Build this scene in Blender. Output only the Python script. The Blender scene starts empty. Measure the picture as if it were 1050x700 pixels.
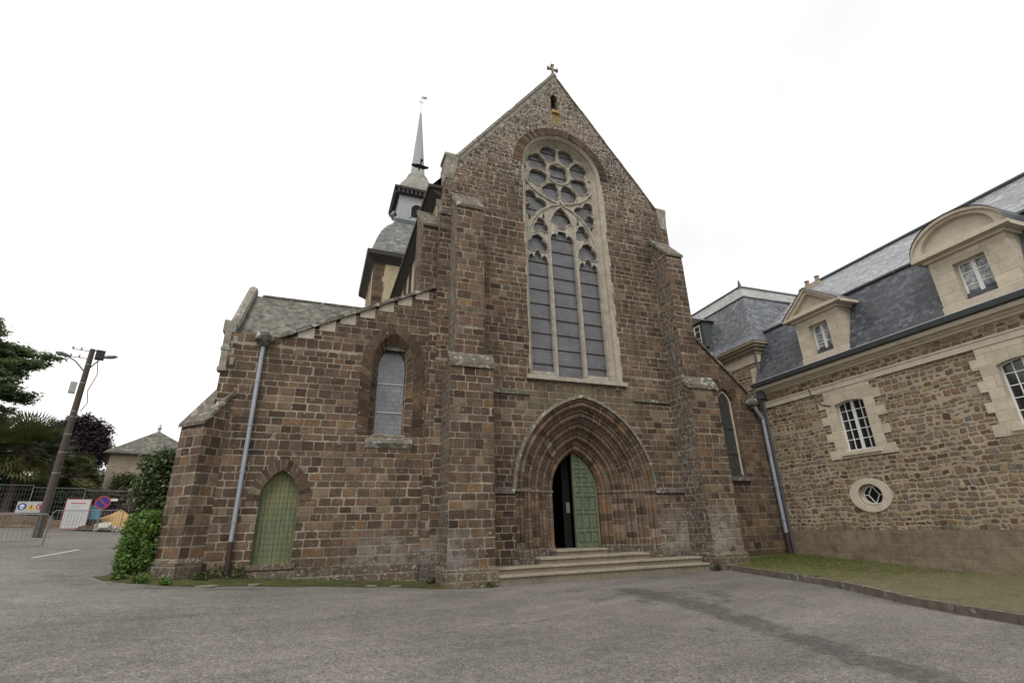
import bpy, bmesh, math, random
import numpy as np
from mathutils import Vector, Matrix
from mathutils.geometry import tessellate_polygon
R = math.radians
random.seed(7); rng = np.random.default_rng(7)
sc = bpy.context.scene
COL = sc.collection

# ------------------------------------------------------------------ camera, sky, sun, exposure
cam = bpy.data.cameras.new('camera'); cob = bpy.data.objects.new('camera', cam); COL.objects.link(cob)
cam.sensor_width = 36; cam.lens = 498.5/1050*36; cam.clip_start = .1; cam.clip_end = 3000
rt = Vector((.93197, -.36170, -.02444)); dn = Vector((.10666, .33800, -.93508)); fw = Vector((.34648, .86886, .35359))
M = Matrix((rt, -dn, -fw)).transposed().to_4x4(); M.translation = (0, 0, 1.65)
cob.matrix_world = M; sc.camera = cob

SUN_EL, SUN_AZ = R(52), R(215)          # azimuth measured clockwise from +Y
w = bpy.data.worlds.new('World'); sc.world = w; w.use_nodes = True
nt = w.node_tree; nt.nodes.clear()
out = nt.nodes.new('ShaderNodeOutputWorld'); bg = nt.nodes.new('ShaderNodeBackground')
sky = nt.nodes.new('ShaderNodeTexSky'); sky.sky_type = 'NISHITA'; sky.sun_disc = False
sky.sun_elevation = SUN_EL; sky.sun_rotation = SUN_AZ
hs = nt.nodes.new('ShaderNodeHueSaturation'); hs.inputs['Saturation'].default_value = .15
tc = nt.nodes.new('ShaderNodeTexCoord'); nz = nt.nodes.new('ShaderNodeTexNoise')
nz.inputs['Scale'].default_value = 2.2; nz.inputs['Detail'].default_value = 5; nz.inputs['Roughness'].default_value = .55
rp = nt.nodes.new('ShaderNodeValToRGB')
rp.color_ramp.elements[0].position = .3; rp.color_ramp.elements[0].color = (8.3, 8.4, 8.55, 1)
rp.color_ramp.elements[1].position = .7; rp.color_ramp.elements[1].color = (11.3, 11.2, 11.0, 1)
mx = nt.nodes.new('ShaderNodeMix'); mx.data_type = 'RGBA'; mx.inputs[0].default_value = .9
nt.links.new(tc.outputs['Generated'], nz.inputs['Vector']); nt.links.new(nz.outputs['Fac'], rp.inputs[0])
nt.links.new(sky.outputs[0], hs.inputs['Color']); nt.links.new(hs.outputs[0], mx.inputs[6]); nt.links.new(rp.outputs[0], mx.inputs[7])
nt.links.new(mx.outputs[2], bg.inputs[0]); bg.inputs[1].default_value = .092; nt.links.new(bg.outputs[0], out.inputs[0])
sl = bpy.data.lights.new('sun', 'SUN'); sl.energy = 1.35; sl.angle = R(28); sl.color = (1, .96, .9)
so = bpy.data.objects.new('sun', sl); COL.objects.link(so)
sd = Vector((math.sin(SUN_AZ)*math.cos(SUN_EL), math.cos(SUN_AZ)*math.cos(SUN_EL), math.sin(SUN_EL)))
so.rotation_euler = sd.to_track_quat('Z', 'Y').to_euler(); so.location = (0, -10, 40)
sc.view_settings.view_transform = 'Standard'; sc.view_settings.look = 'None'
sc.view_settings.exposure = .40; sc.view_settings.gamma = 1; sc.view_settings.use_curve_mapping = False

# ------------------------------------------------------------------ node helper
class G:
    def __init__(s, name):
        s.m = bpy.data.materials.new(name); s.m.use_nodes = True; s.t = s.m.node_tree
        s.b = s.t.nodes['Principled BSDF']
    def put(s, sock, v):
        if v is None: return
        if isinstance(v, bpy.types.NodeSocket): s.t.links.new(v, sock)
        elif isinstance(v, (tuple, list)) and sock.type == 'RGBA' and len(v) == 3: sock.default_value = (*v, 1)
        else: sock.default_value = v
    def n(s, ty, ins=None, **pr):
        nd = s.t.nodes.new(ty)
        for k, v in pr.items(): setattr(nd, k, v)
        for k, v in (ins or {}).items(): s.put(nd.inputs[k], v)
        return nd
    def mt(s, op, a, b=None, c=None, clamp=False):
        nd = s.n('ShaderNodeMath', {0: a}, operation=op, use_clamp=clamp)
        if b is not None: s.put(nd.inputs[1], b)
        if c is not None: s.put(nd.inputs[2], c)
        return nd.outputs[0]
    def add(s, a, b): return s.mt('ADD', a, b)
    def sub(s, a, b): return s.mt('SUBTRACT', a, b)
    def mul(s, a, b): return s.mt('MULTIPLY', a, b)
    def sm(s, v, a, b):
        if a > b: return s.sub(1.0, s.sm(v, b, a))
        return s.n('ShaderNodeMapRange', {0: v, 1: a, 2: b, 3: 0., 4: 1.}, interpolation_type='SMOOTHSTEP').outputs[0]
    def mix(s, f, a, b, blend='MIX'):
        nd = s.n('ShaderNodeMix', data_type='RGBA', blend_type=blend, clamp_factor=True)
        s.put(nd.inputs[0], f); s.put(nd.inputs[6], a); s.put(nd.inputs[7], b); return nd.outputs[2]
    def ramp(s, v, stops, interp='LINEAR'):
        nd = s.n('ShaderNodeValToRGB', {0: v}); cr = nd.color_ramp; cr.interpolation = interp
        while len(cr.elements) < len(stops): cr.elements.new(.5)
        for e, (p, c) in zip(cr.elements, stops): e.position = p; e.color = (*c, 1)
        return nd.outputs[0]
    def noise(s, vec, scale, det=3, rough=.55, dims='3D', w=None, dist=0.):
        nd = s.n('ShaderNodeTexNoise', noise_dimensions=dims)
        if dims != '1D': s.put(nd.inputs['Vector'], vec)
        if w is not None: s.put(nd.inputs['W'], w)
        s.put(nd.inputs['Scale'], scale); s.put(nd.inputs['Detail'], det); s.put(nd.inputs['Roughness'], rough); s.put(nd.inputs['Distortion'], dist)
        return nd.outputs[0]
    def xyz(s, v):
        nd = s.n('ShaderNodeSeparateXYZ', {0: v}); return nd.outputs
    def vec(s, x, y, z=0.):
        return s.n('ShaderNodeCombineXYZ', {0: x, 1: y, 2: z}).outputs[0]
    def pos(s): return s.n('ShaderNodeNewGeometry').outputs['Position']
    def obj(s): return s.n('ShaderNodeTexCoord').outputs['Object']
    def uv(s): return s.n('ShaderNodeTexCoord').outputs['UV']
    def attr(s, name): return s.n('ShaderNodeAttribute', attribute_name=name).outputs['Fac']
    def bump(s, h, st=.5, dist=.02):
        s.put(s.b.inputs['Normal'], s.n('ShaderNodeBump', {'Height': h, 'Strength': st, 'Distance': dist}).outputs[0])
    def set(s, col=None, rough=None, metal=None, spec=None):
        s.put(s.b.inputs['Base Color'], col); s.put(s.b.inputs['Roughness'], rough)
        s.put(s.b.inputs['Metallic'], metal); s.put(s.b.inputs['Specular IOR Level'], spec)
        return s.m
    def blocks(s, uv, h, w, wob=.012, irr=.7):
        """random coursed masonry: returns metric distance to the joint, per block random value and colour"""
        o = s.xyz(uv); u, v = o[0], o[1]
        v = s.mul(v, 1/h)
        v = s.add(v, s.mul(s.sub(s.noise(None, 1, 1, dims='1D', w=s.mul(v, .45)), .5), irr*1.3))
        row = s.mt('FLOOR', v); fv = s.mt('FRACT', v)
        rr = s.n('ShaderNodeTexWhiteNoise', {'W': row}, noise_dimensions='1D').outputs[0]
        u = s.add(s.mul(s.mul(u, 1/w), s.add(.78, s.mul(rr, .5))), s.mul(rr, 37.))
        u = s.add(u, s.mul(s.sub(s.noise(s.vec(s.mul(u, .8), s.mul(row, 7.3)), 1, 1, dims='2D'), .5), irr))
        cell = s.mt('FLOOR', u); fu = s.mt('FRACT', u)
        du = s.mul(s.mt('MINIMUM', fu, s.sub(1., fu)), w); dv = s.mul(s.mt('MINIMUM', fv, s.sub(1., fv)), h)
        d = s.mt('SMOOTH_MIN', du, dv, .05)
        d = s.add(d, s.mul(s.sub(s.noise(uv, 9, 3, .6, '2D'), .5), wob*2))
        wn = s.n('ShaderNodeTexWhiteNoise', {'Vector': s.vec(cell, row)}, noise_dimensions='2D')
        return d, wn.outputs[0], wn.outputs[1]

def box_mask(g, p, x0, x1, z0, z1, soft, nscale=2.2, namp=.8):
    o = g.xyz(p); nn = g.mul(g.sub(g.noise(p, nscale, 4, .6), .5), namp*2)
    x = g.add(o[0], nn); z = g.add(o[2], nn)
    a = g.mul(g.sm(x, x0-soft, x0+soft), g.sm(x, x1+soft, x1-soft))
    b = g.mul(g.sm(z, z0-soft, z0+soft), g.sm(z, z1+soft, z1-soft))
    return g.mul(a, b)

def stone_mat(name, h=.235, w=.39, lichen=0., facade=False, dark=1., mort=.017, moss=0., joints=True, mortar=(.315, .272, .21)):
    g = G(name); uv = g.uv(); p = g.pos(); o = g.xyz(p)
    if joints: d, r, rc = g.blocks(uv, h, w, .02, .85)
    else: d, r = None, g.attr('rnd')
    c = g.ramp(r, [(0, (.056, .039, .030)), (.16, (.086, .060, .044)), (.34, (.124, .083, .058)), (.5, (.080, .060, .047)),
                   (.64, (.140, .096, .067)), (.78, (.114, .088, .069)), (.9, (.170, .106, .060)), (1, (.185, .156, .124))])
    big = g.noise(p, .55, 4, .6); c = g.mix(1., c, g.ramp(big, [(.3, (.62*dark,)*3), (.7, (1.28*dark, 1.22*dark, 1.15*dark))]), 'MULTIPLY')
    mid = g.noise(p, 5, 5, .65); c = g.mix(1., c, g.ramp(mid, [(.25, (.62, .62, .62)), (.75, (1.35, 1.33, 1.3))]), 'MULTIPLY')
    fine = g.noise(p, 38, 4, .7); c = g.mix(1., c, g.ramp(fine, [(.3, (.7, .7, .7)), (.75, (1.3, 1.3, 1.3))]), 'MULTIPLY')
    mask = None
    if joints:
        mw = g.mul(g.add(.35, g.mul(big, 1.3)), mort)
        mask = g.n('ShaderNodeMapRange', {0: d, 1: g.mul(mw, .8), 2: g.add(mw, .007), 3: 0., 4: 1.}).outputs[0]
        mc = g.mix(g.sm(g.noise(p, 1.3, 3, .6), .35, .65), tuple(k*.55 for k in mortar), mortar)
        mc = g.mix(1., mc, g.ramp(fine, [(.3, (.75,)*3), (.7, (1.15,)*3)]), 'MULTIPLY')
        c = g.mix(mask, mc, c)
    # lichen crusts and pale specks
    sp = g.noise(p, 8.5, 6, .74); lv = .622-.075*lichen
    zz = g.sm(g.add(o[2], g.mul(big, 5)), 14.5, 21.) if facade else 0.
    thr = g.sub(lv, g.mul(zz, .115)) if facade else lv
    lm = g.sm(g.sub(sp, thr), 0., .035)
    lc = g.ramp(g.noise(p, 2.3, 2), [(.35, (.30, .28, .235)), (.6, (.42, .41, .37)), (.75, (.34, .33, .2))])
    c = g.mix(g.mul(lm, .8), c, lc)
    if lichen > .5:
        gm = g.sm(g.noise(p, 2.6, 6, .75), .34, .68); c = g.mix(g.mul(gm, .7), c, g.mix(fine, (.07, .064, .05), (.165, .155, .13)))
    if facade:
        al = g.sm(g.noise(p, 3.4, 6, .75), .36, .6); c = g.mix(g.mul(g.mul(box_mask(g, p, 6.9, 12.0, 5.3, 6.7, .45, 1.6, .9), al), .75), c, g.mix(fine, (.06, .055, .035), (.21, .195, .135)))
        ef = g.sm(g.noise(p, 4.2, 6, .75), .36, .56); c = g.mix(g.mul(g.mul(box_mask(g, p, 12.3, 14.6, .4, 1.9, .5, 2, .9), ef), .8), c, g.mix(fine, (.14, .125, .11), (.40, .38, .34)))
        c = g.mix(g.mul(g.mul(box_mask(g, p, 1.2, 4.6, -.3, 1.3, .5, 2, .9), ef), .7), c, g.mix(fine, (.14, .125, .11), (.34, .32, .29)))
        c = g.mix(g.mul(g.mul(box_mask(g, p, 8.72, 9.25, 19.75, 20.6, .12, 4, .3), g.sm(o[2], 19., 19.5)), .8), c, g.mix(fine, (.14, .10, .05), (.36, .26, .09)))
        ru = g.mul(g.sm(g.noise(g.vec(g.mul(o[0], 2.5), g.mul(o[1], 2), g.mul(o[2], .35)), 1, 4, .6), .55, .72), g.sm(o[0], 13.2, 14.6))
        c = g.mix(g.mul(ru, .55), c, (.16, .085, .03))
        dk = g.sm(g.noise(g.vec(g.mul(o[0], 1.4), g.mul(o[1], 1.4), g.mul(o[2], .4)), 1, 5, .7), .5, .7); c = g.mix(g.mul(dk, .45), c, (.038, .032, .026))
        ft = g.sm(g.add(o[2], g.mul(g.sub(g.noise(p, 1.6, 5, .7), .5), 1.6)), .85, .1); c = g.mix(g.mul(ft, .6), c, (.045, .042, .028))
    if moss:
        mm = g.mul(g.sm(g.noise(p, 3.1, 5, .65), .45, .6), moss); c = g.mix(mm, c, (.085, .085, .03))
    hgt = g.add(g.mul(mid, .35), g.mul(fine, .25))
    if joints: hgt = g.add(hgt, g.add(g.mul(mask, .9), g.mul(r, .3)))
    g.bump(hgt, .85, .022)
    return g.set(c, .93, None, .25)

def plain_stone(name, base, var=.25, lich=0., scale=4., joints=None, dirt=.3, tint=None):
    g = G(name); p = g.pos()
    a = g.noise(p, scale, 5, .65); f = g.noise(p, 40, 3, .7)
    lo = tuple(k*(1-var) for k in base); hi = tuple(min(1, k*(1+var)) for k in base)
    c = g.mix(g.sm(a, .25, .75), lo, hi); c = g.mix(1., c, g.ramp(f, [(.3, (.82,)*3), (.7, (1.12,)*3)]), 'MULTIPLY')
    c = g.mix(g.mul(g.sm(g.noise(p, 1.1, 5, .7), .5, .72), dirt), c, tuple(k*.4 for k in base))
    h = g.add(g.mul(a, .4), g.mul(f, .3))
    if joints:
        d, r, rc = g.blocks(g.uv(), joints[0], joints[1], .003, .25)
        c = g.mix(1., c, g.ramp(r, [(0, (.86, .85, .83)), (1, (1.1, 1.09, 1.06))]), 'MULTIPLY')
        m = g.sm(d, .003, .011); c = g.mix(m, joints[2], c); h = g.add(h, m)
    if lich:
        c = g.mix(g.mul(g.sm(g.noise(p, 5, 6, .7), .62-.15*lich, .68-.1*lich), .85), c, g.ramp(g.noise(p, 1.9, 2), [(.4, (.5, .5, .47)), (.6, (.30, .29, .25)), (.72, (.35, .28, .09))]))
        c = g.mix(g.mul(g.sm(g.noise(p, 2.7, 5, .7), .5, .65), lich*.8), c, (.07, .068, .045))
    g.bump(h, .5, .015); return g.set(c, .9, None, .3)

def slate_mat(name, base=(.075, .08, .092), h=.12, w=.2, lich=0.):
    g = G(name); p = g.pos(); d, r, rc = g.blocks(g.uv(), h, w, .002, .2)
    k = lambda f: tuple(q*f for q in base)
    c = g.ramp(r, [(0, k(.58)), (.3, k(.9)), (.6, k(1.1)), (.85, k(1.35)), (1, k(1.9))])
    c = g.mix(1., c, g.ramp(g.noise(p, .8, 4, .6), [(.3, (.8,)*3), (.7, (1.2,)*3)]), 'MULTIPLY')
    c = g.mix(g.sm(d, .0, .009), k(.3), c)
    sp = g.sm(g.noise(p, 1.8, 4, .7), .66, .7); c = g.mix(g.mul(sp, .4), c, (.26, .26, .26))
    if lich: c = g.mix(g.mul(g.sm(g.noise(p, 3.5, 6, .7), .6-.2*lich, .66-.1*lich), .8), c, g.ramp(g.noise(p, 2, 2), [(.4, (.21, .20, .165)), (.65, (.12, .11, .07)), (.8, (.3, .29, .25))]))
    v = g.xyz(g.uv())[1]; saw = g.mt('FRACT', g.mul(v, 1/h))
    g.bump(g.add(g.mul(r, .5), g.mul(g.sub(1., saw), .6)), .5, .012)
    return g.set(c, .42 if not lich else .8, None, .5)

def rubble_mat():
    g = G('rubble masonry'); uv = g.uv(); p = g.pos(); o = g.xyz(uv)
    def warp(v, sc, am):
        wv = g.n('ShaderNodeTexNoise', {'Vector': v, 'Scale': sc, 'Detail': 3.}).outputs[1]
        ws = g.n('ShaderNodeVectorMath', {0: wv, 1: (.5, .5, .5)}, operation='SUBTRACT').outputs[0]
        ws = g.n('ShaderNodeVectorMath', {0: ws, 'Scale': am}, operation='SCALE').outputs[0]
        return g.n('ShaderNodeVectorMath', {0: v, 1: ws}, operation='ADD').outputs[0]
    co = warp(warp(uv, 1.3, .26), 6., .075)
    d, r1, rcol = g.blocks(co, .165, .25, .022, 1.0)
    rc = g.xyz(rcol)
    th = g.add(.014, g.mul(g.mt('POWER', rc[1], 3.), .05))
    m = g.sm(g.sub(d, th), -.002, .014)
    sc_ = g.ramp(rc[0], [(0, (.075, .052, .038)), (.15, (.13, .09, .058)), (.3, (.19, .13, .078)), (.42, (.115, .10, .088)), (.56, (.235, .165, .10)),
                         (.68, (.15, .143, .138)), (.8, (.19, .12, .07)), (.9, (.28, .22, .15)), (1, (.10, .098, .10))])
    mid = g.noise(p, 9, 4, .65); fine = g.noise(p, 45, 3, .7)
    sc_ = g.mix(1., sc_, g.ramp(mid, [(.25, (.68, .67, .65)), (.75, (1.55, 1.52, 1.45))]), 'MULTIPLY')
    mo = g.mix(g.sm(g.noise(p, .9, 4, .6), .3, .7), (.30, .245, .175), (.41, .34, .25))
    mo = g.mix(1., mo, g.ramp(fine, [(.3, (.8,)*3), (.7, (1.15,)*3)]), 'MULTIPLY')
    c = g.mix(m, mo, sc_)
    c = g.mix(g.mul(g.sm(g.noise(p, .5, 5, .65), .5, .75), .35), c, (.12, .095, .06))
    g.bump(g.add(g.mul(m, g.add(.6, g.mul(rc[2], .6))), g.add(g.mul(mid, .4), g.mul(fine, .2))), 1., .035)
    return g.set(c, .93, None, .25)

def flat_mat(name, col, rough=.6, metal=0., var=.12, scale=6., spec=.4, bumpy=0., emit=None):
    g = G(name); p = g.obj(); a = g.noise(p, scale, 4, .6)
    c = g.mix(a, tuple(k*(1-var*1.6) for k in col), tuple(min(1, k*(1+var*1.6)) for k in col))
    if bumpy: g.bump(a, bumpy, .01)
    return g.set(c, rough, metal, spec)

def paint_mat(name, col):
    g = G(name); p = g.obj(); o = g.xyz(p)
    st = g.noise(g.vec(g.mul(o[0], 18), g.mul(o[1], 18), g.mul(o[2], 1.2)), 1, 5, .65)
    c = g.mix(g.sm(st, .3, .7), tuple(k*.72 for k in col), tuple(k*1.2 for k in col))
    c = g.mix(g.mul(g.sm(g.noise(p, 1.4, 4, .6), .42, .68), .6), c, (col[0]*1.6, col[1]*1.25, col[2]*.9))
    c = g.mix(g.mul(g.sm(g.noise(p, 7, 5, .7), .64, .7), .5), c, tuple(k*.45 for k in col))
    g.bump(st, .25, .006); return g.set(c, .65, None, .35)

def glass_mat(name, base, lead=.14, rough=.3):
    g = G(name); p = g.obj(); o = g.xyz(p)
    d, r, rc = g.blocks(g.vec(o[0], o[2]), lead, lead*.8, .002, .15)
    k = lambda f: tuple(q*f for q in base)
    c = g.ramp(r, [(0, k(.85)), (.35, k(.96)), (.6, (base[0]*1.08, base[1]*1.0, base[2]*1.02)), (.8, k(1.06)), (1, (base[0]*.95, base[1]*1.02, base[2]*1.12))])
    c = g.mix(1., c, g.ramp(g.noise(p, 1.7, 5, .65), [(.3, (.62, .62, .64)), (.7, (1.35, 1.33, 1.3))]), 'MULTIPLY')
    m = g.sm(d, .003, .009); c = g.mix(m, k(.62), c)
    g.bump(g.add(m, g.mul(r, 1.2)), .25, .006); return g.set(c, rough, None, .6)

def leaf_mat(name, stops, rough=.55, trans=.25):
    g = G(name); r = g.attr('rnd'); c = g.ramp(r, stops); g.set(c, rough, None, .35)
    tr = g.n('ShaderNodeBsdfTranslucent', {0: c}); ms = g.n('ShaderNodeMixShader', {0: trans})
    g.t.links.new(g.b.outputs[0], ms.inputs[1]); g.t.links.new(tr.outputs[0], ms.inputs[2])
    g.t.links.new(ms.outputs[0], g.t.nodes['Material Output'].inputs[0]); return g.m

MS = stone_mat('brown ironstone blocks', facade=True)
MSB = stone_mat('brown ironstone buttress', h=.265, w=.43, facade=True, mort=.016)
MSL = stone_mat('lichen covered ironstone', lichen=1., dark=.95)
MSV = stone_mat('ironstone voussoir', joints=False, dark=.80)
MSP = stone_mat('portal ironstone', h=.37, w=.27, mort=.011, dark=1.12, mortar=(.25, .21, .17))
MSPL = stone_mat('rough ironstone plinth', h=.22, w=.4, lichen=.9, moss=.25)
MMOR = plain_stone('lime mortar', (.27, .225, .18), .25)
MCAP = plain_stone('lichened coping stone', (.125, .11, .088), .35, .6)
MRAK = plain_stone('grey lichened rake stone', (.24, .22, .18), .3, .35)
MLIM = plain_stone('pale limestone', (.37, .33, .265), .18, .12, dirt=.4)
MTRA = plain_stone('tracery limestone', (.36, .33, .275), .25, .22, dirt=.5)
MTUF = plain_stone('dressed tuffeau', (.54, .48, .385), .10, 0., joints=(.34, .62, (.40, .345, .27)), dirt=.22)
MTUP = plain_stone('plain tuffeau', (.55, .49, .395), .10, 0., dirt=.25)
MASH = plain_stone('brown ashlar plinth', (.215, .17, .125), .28, .0, joints=(.38, .62, (.25, .205, .155)), dirt=.5)
MSTEP = plain_stone('worn granite riser with painted shade', (.195, .165, .125), .18, .0, joints=None, dirt=.5, scale=7.)  # risers darker: shade below the treads painted into the stone
MSTEPT = plain_stone('worn tread with painted skylight', (.30, .262, .205), .2, .0, dirt=.4, scale=6.)  # treads lighter: light from the sky painted into the stone
MSLA = slate_mat('blue slate', (.12, .128, .142)); MSLL = slate_mat('lichened slate', (.085, .08, .068), .13, .22, .8)
MSLG = slate_mat('weathered grey slate', (.13, .138, .128), .16, .25)
MSPI = flat_mat('grey zinc spire slate', (.30, .31, .32), .5, 0, .12)
MRUB = rubble_mat()
MREN = plain_stone('cream lime render', (.43, .36, .235), .16, 0, dirt=.35)
MREN2 = plain_stone('grey beige render', (.36, .305, .235), .2, 0, dirt=.5, scale=1.5)
MGRN = paint_mat('green door paint', (.10, .125, .08)); MGR2 = paint_mat('olive green paint', (.125, .145, .078))
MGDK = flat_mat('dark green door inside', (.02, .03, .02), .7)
MGLB = glass_mat('leaded church glass', (.108, .109, .117)); MGLA = glass_mat('pale leaded glass', (.15, .16, .175), .16)
MGLD = flat_mat('dark window glass', (.018, .02, .022), .08, 0, .2, 1., .7)
MGLC = None
MWHT = flat_mat('white window paint', (.72, .72, .70), .5, 0, .05)
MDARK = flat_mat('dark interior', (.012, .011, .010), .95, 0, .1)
MIRON = flat_mat('rusty iron', (.045, .03, .024), .7, .3)
MTIM = flat_mat('dark weathered eave timber', (.055, .048, .043), .85, 0, .3, 5)
MZIN = flat_mat('zinc pipe', (.30, .33, .37), .45, .35, .18, 7)
MZID = flat_mat('dark zinc gutter', (.10, .11, .12), .45, .4, .15)
MGAL = flat_mat('galvanised steel', (.21, .22, .225), .45, .6, .12)
MCIRON = flat_mat('brown cast iron', (.05, .032, .026), .7, .2, .2)
MTER = flat_mat('terracotta', (.26, .17, .12), .85, 0, .2)
MBARK = flat_mat('bark', (.07, .052, .038), .95, 0, .35, 9, bumpy=.5)
MPOLE = flat_mat('weathered pole wood', (.075, .06, .05), .9, 0, .3, 8)
MSAND = plain_stone('orange sand', (.44, .28, .12), .12, dirt=.1); MEARTH = plain_stone('brown earth', (.14, .095, .06), .3, dirt=.5)
MRBL = plain_stone('pale rubble', (.45, .42, .37), .3)

# ------------------------------------------------------------------ mesh helper
class MB:
    def __init__(s): s.v = []; s.f = []; s.uv = []; s.mi = []; s.r = []
    def face(s, pts, uv=None, mi=0, r=None):
        b = len(s.v); pts = [tuple(map(float, p)) for p in pts]
        s.v += pts; s.f.append(tuple(range(b, b+len(pts))))
        if uv is None:
            a = np.array(pts); n = np.zeros(3)
            for i in range(len(a)): n += np.cross(a[i]-a[0], a[(i+1) % len(a)]-a[0])
            l = np.linalg.norm(n); n = n/l if l > 1e-12 else np.array([0, 0, 1.])
            ax, ay, az = abs(n)
            if az > .93: uv = [(p[0], p[1]) for p in pts]
            elif ax > ay: uv = [(p[1], p[2]/max(.25, math.sqrt(max(1e-6, 1-az*az)))) for p in pts]
            else: uv = [(p[0], p[2]/max(.25, math.sqrt(max(1e-6, 1-az*az)))) for p in pts]
        s.uv += uv; s.mi.append(mi); s.r.append(random.random() if r is None else r); return s
    def box(s, x0, x1, y0, y1, z0, z1, mi=0, r=None, skip=''):
        r = random.random() if r is None else r
        a = [(x0,y0,z0),(x1,y0,z0),(x1,y1,z0),(x0,y1,z0),(x0,y0,z1),(x1,y0,z1),(x1,y1,z1),(x0,y1,z1)]
        for k, q in (('f',(0,1,5,4)),('r',(1,2,6,5)),('k',(2,3,7,6)),('l',(3,0,4,7)),('t',(4,5,6,7)),('b',(3,2,1,0))):
            if k not in skip: s.face([a[i] for i in q], mi=mi, r=r)
        return s
    def hexa(s, lo, hi, mi=0, r=None):
        r = random.random() if r is None else r; n = len(lo)
        s.face(list(reversed(lo)), mi=mi, r=r); s.face(hi, mi=mi, r=r)
        for i in range(n): j = (i+1) % n; s.face([lo[i], lo[j], hi[j], hi[i]], mi=mi, r=r)
        return s
    def prism_y(s, poly, y0, y1, mi=0, r=None):       # polygon in x,z (counter clockwise seen from -y)
        s.hexa([(x, y1, z) for x, z in poly], [(x, y0, z) for x, z in poly], mi, r); return s
    def prism_x(s, poly, x0, x1, mi=0, r=None):       # polygon in y,z
        s.hexa([(x0, y, z) for y, z in poly], [(x1, y, z) for y, z in poly], mi, r); return s
    def plate(s, outer, holes, y0, y1, mi=0, back=True, hole_sides=True, sides=True):
        polys = [outer]+holes; pts = [p for q in polys for p in q]
        for t in tessellate_polygon([[Vector((p[0], p[1], 0)) for p in q] for q in polys]):
            a, b, c = (pts[i] for i in t)
            if (b[0]-a[0])*(c[1]-a[1])-(b[1]-a[1])*(c[0]-a[0]) < 0: b, c = c, b
            s.face([(a[0], y0, a[1]), (b[0], y0, b[1]), (c[0], y0, c[1])], mi=mi, r=.5)
            if back: s.face([(a[0], y1, a[1]), (c[0], y1, c[1]), (b[0], y1, b[1])], mi=mi, r=.5)
        for k, q in enumerate(polys):
            if (k and not hole_sides) or (not k and not sides): continue
            for i in range(len(q)):
                a, b = q[i], q[(i+1) % len(q)]
                s.face([(a[0], y0, a[1]), (b[0], y0, b[1]), (b[0], y1, b[1]), (a[0], y1, a[1])], mi=mi, r=.5)
        return s
    def loft(s, pa, pb, mi=0, closed=False, r=None, uvs=None):
        n = len(pa); L = 0
        for i in range(n if closed else n-1):
            j = (i+1) % n; l = math.dist(pa[i], pa[j]); W = math.dist(pa[i], pb[i])
            uv = [(L, 0), (L+l, 0), (L+l, W), (L, W)] if uvs else None
            s.face([pa[i], pa[j], pb[j], pb[i]], uv=uv, mi=mi, r=r); L += l
        return s
    def tube(s, pts, rad, seg=8, mi=0, cap=True, r=None, closed=False):
        pts = [Vector(p) for p in pts]; n = len(pts); rings = []; r = random.random() if r is None else r
        rads = rad if isinstance(rad, (list, tuple)) else [rad]*n; up = None
        for i, p in enumerate(pts):
            if closed: t = pts[(i+1) % n]-pts[i-1]
            else: t = pts[min(n-1, i+1)]-pts[max(0, i-1)]
            t.normalize()
            if up is None: up = Vector((0, 0, 1)) if abs(t.z) < .9 else Vector((0, 1, 0))
            x = t.cross(up).normalized(); y = x.cross(t).normalized(); up = y
            rings.append([p+(x*math.cos(2*math.pi*k/seg)+y*math.sin(2*math.pi*k/seg))*rads[i] for k in range(seg)])
        for i in range(n if closed else n-1):
            A, B = rings[i], rings[(i+1) % n]
            for k in range(seg): j = (k+1) % seg; s.face([A[k], A[j], B[j], B[k]], mi=mi, r=r)
        if cap and not closed: s.face(list(reversed(rings[0])), mi=mi, r=r); s.face(rings[-1], mi=mi, r=r)
        return s
    def rev(s, cx, cy, prof, seg=16, mi=0, square=False, rot=0.):
        rings = []
        for rad, z in prof:
            if square: k = 4; q = math.sqrt(2); off = math.pi/4
            else: k = seg; q = 1; off = 0
            rings.append([(cx+rad*q*math.cos(off+rot+2*math.pi*i/k), cy+rad*q*math.sin(off+rot+2*math.pi*i/k), z) for i in range(k)])
        for A, B in zip(rings, rings[1:]):
            for i in range(len(A)): j = (i+1) % len(A); s.face([A[i], A[j], B[j], B[i]], mi=mi)
        s.face(list(reversed(rings[0])), mi=mi); s.face(rings[-1], mi=mi); return s
    def xf(s, mat):
        s.v = [tuple(mat @ Vector(p)) for p in s.v]; return s
    def split(s, name, mats, parent=None, **kw):
        """one object for each loose piece"""
        key = {}; par = []
        def find(i):
            while par[i] != i: par[i] = par[par[i]]; i = par[i]
            return i
        ids = []
        for p in s.v:
            k = tuple(round(c, 4) for c in p)
            if k not in key: key[k] = len(par); par.append(len(par))
            ids.append(key[k])
        for f in s.f:
            for i in f[1:]: par[find(ids[i])] = find(ids[f[0]])
        out = {}; n = 0
        for q, f in enumerate(s.f):
            mb = out.setdefault(find(ids[f[0]]), MB()); mb.face([s.v[i] for i in f], uv=s.uv[n:n+len(f)], mi=s.mi[q], r=s.r[q]); n += len(f)
        return [mb.build(name, mats, parent, **kw) for mb in out.values()]
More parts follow.
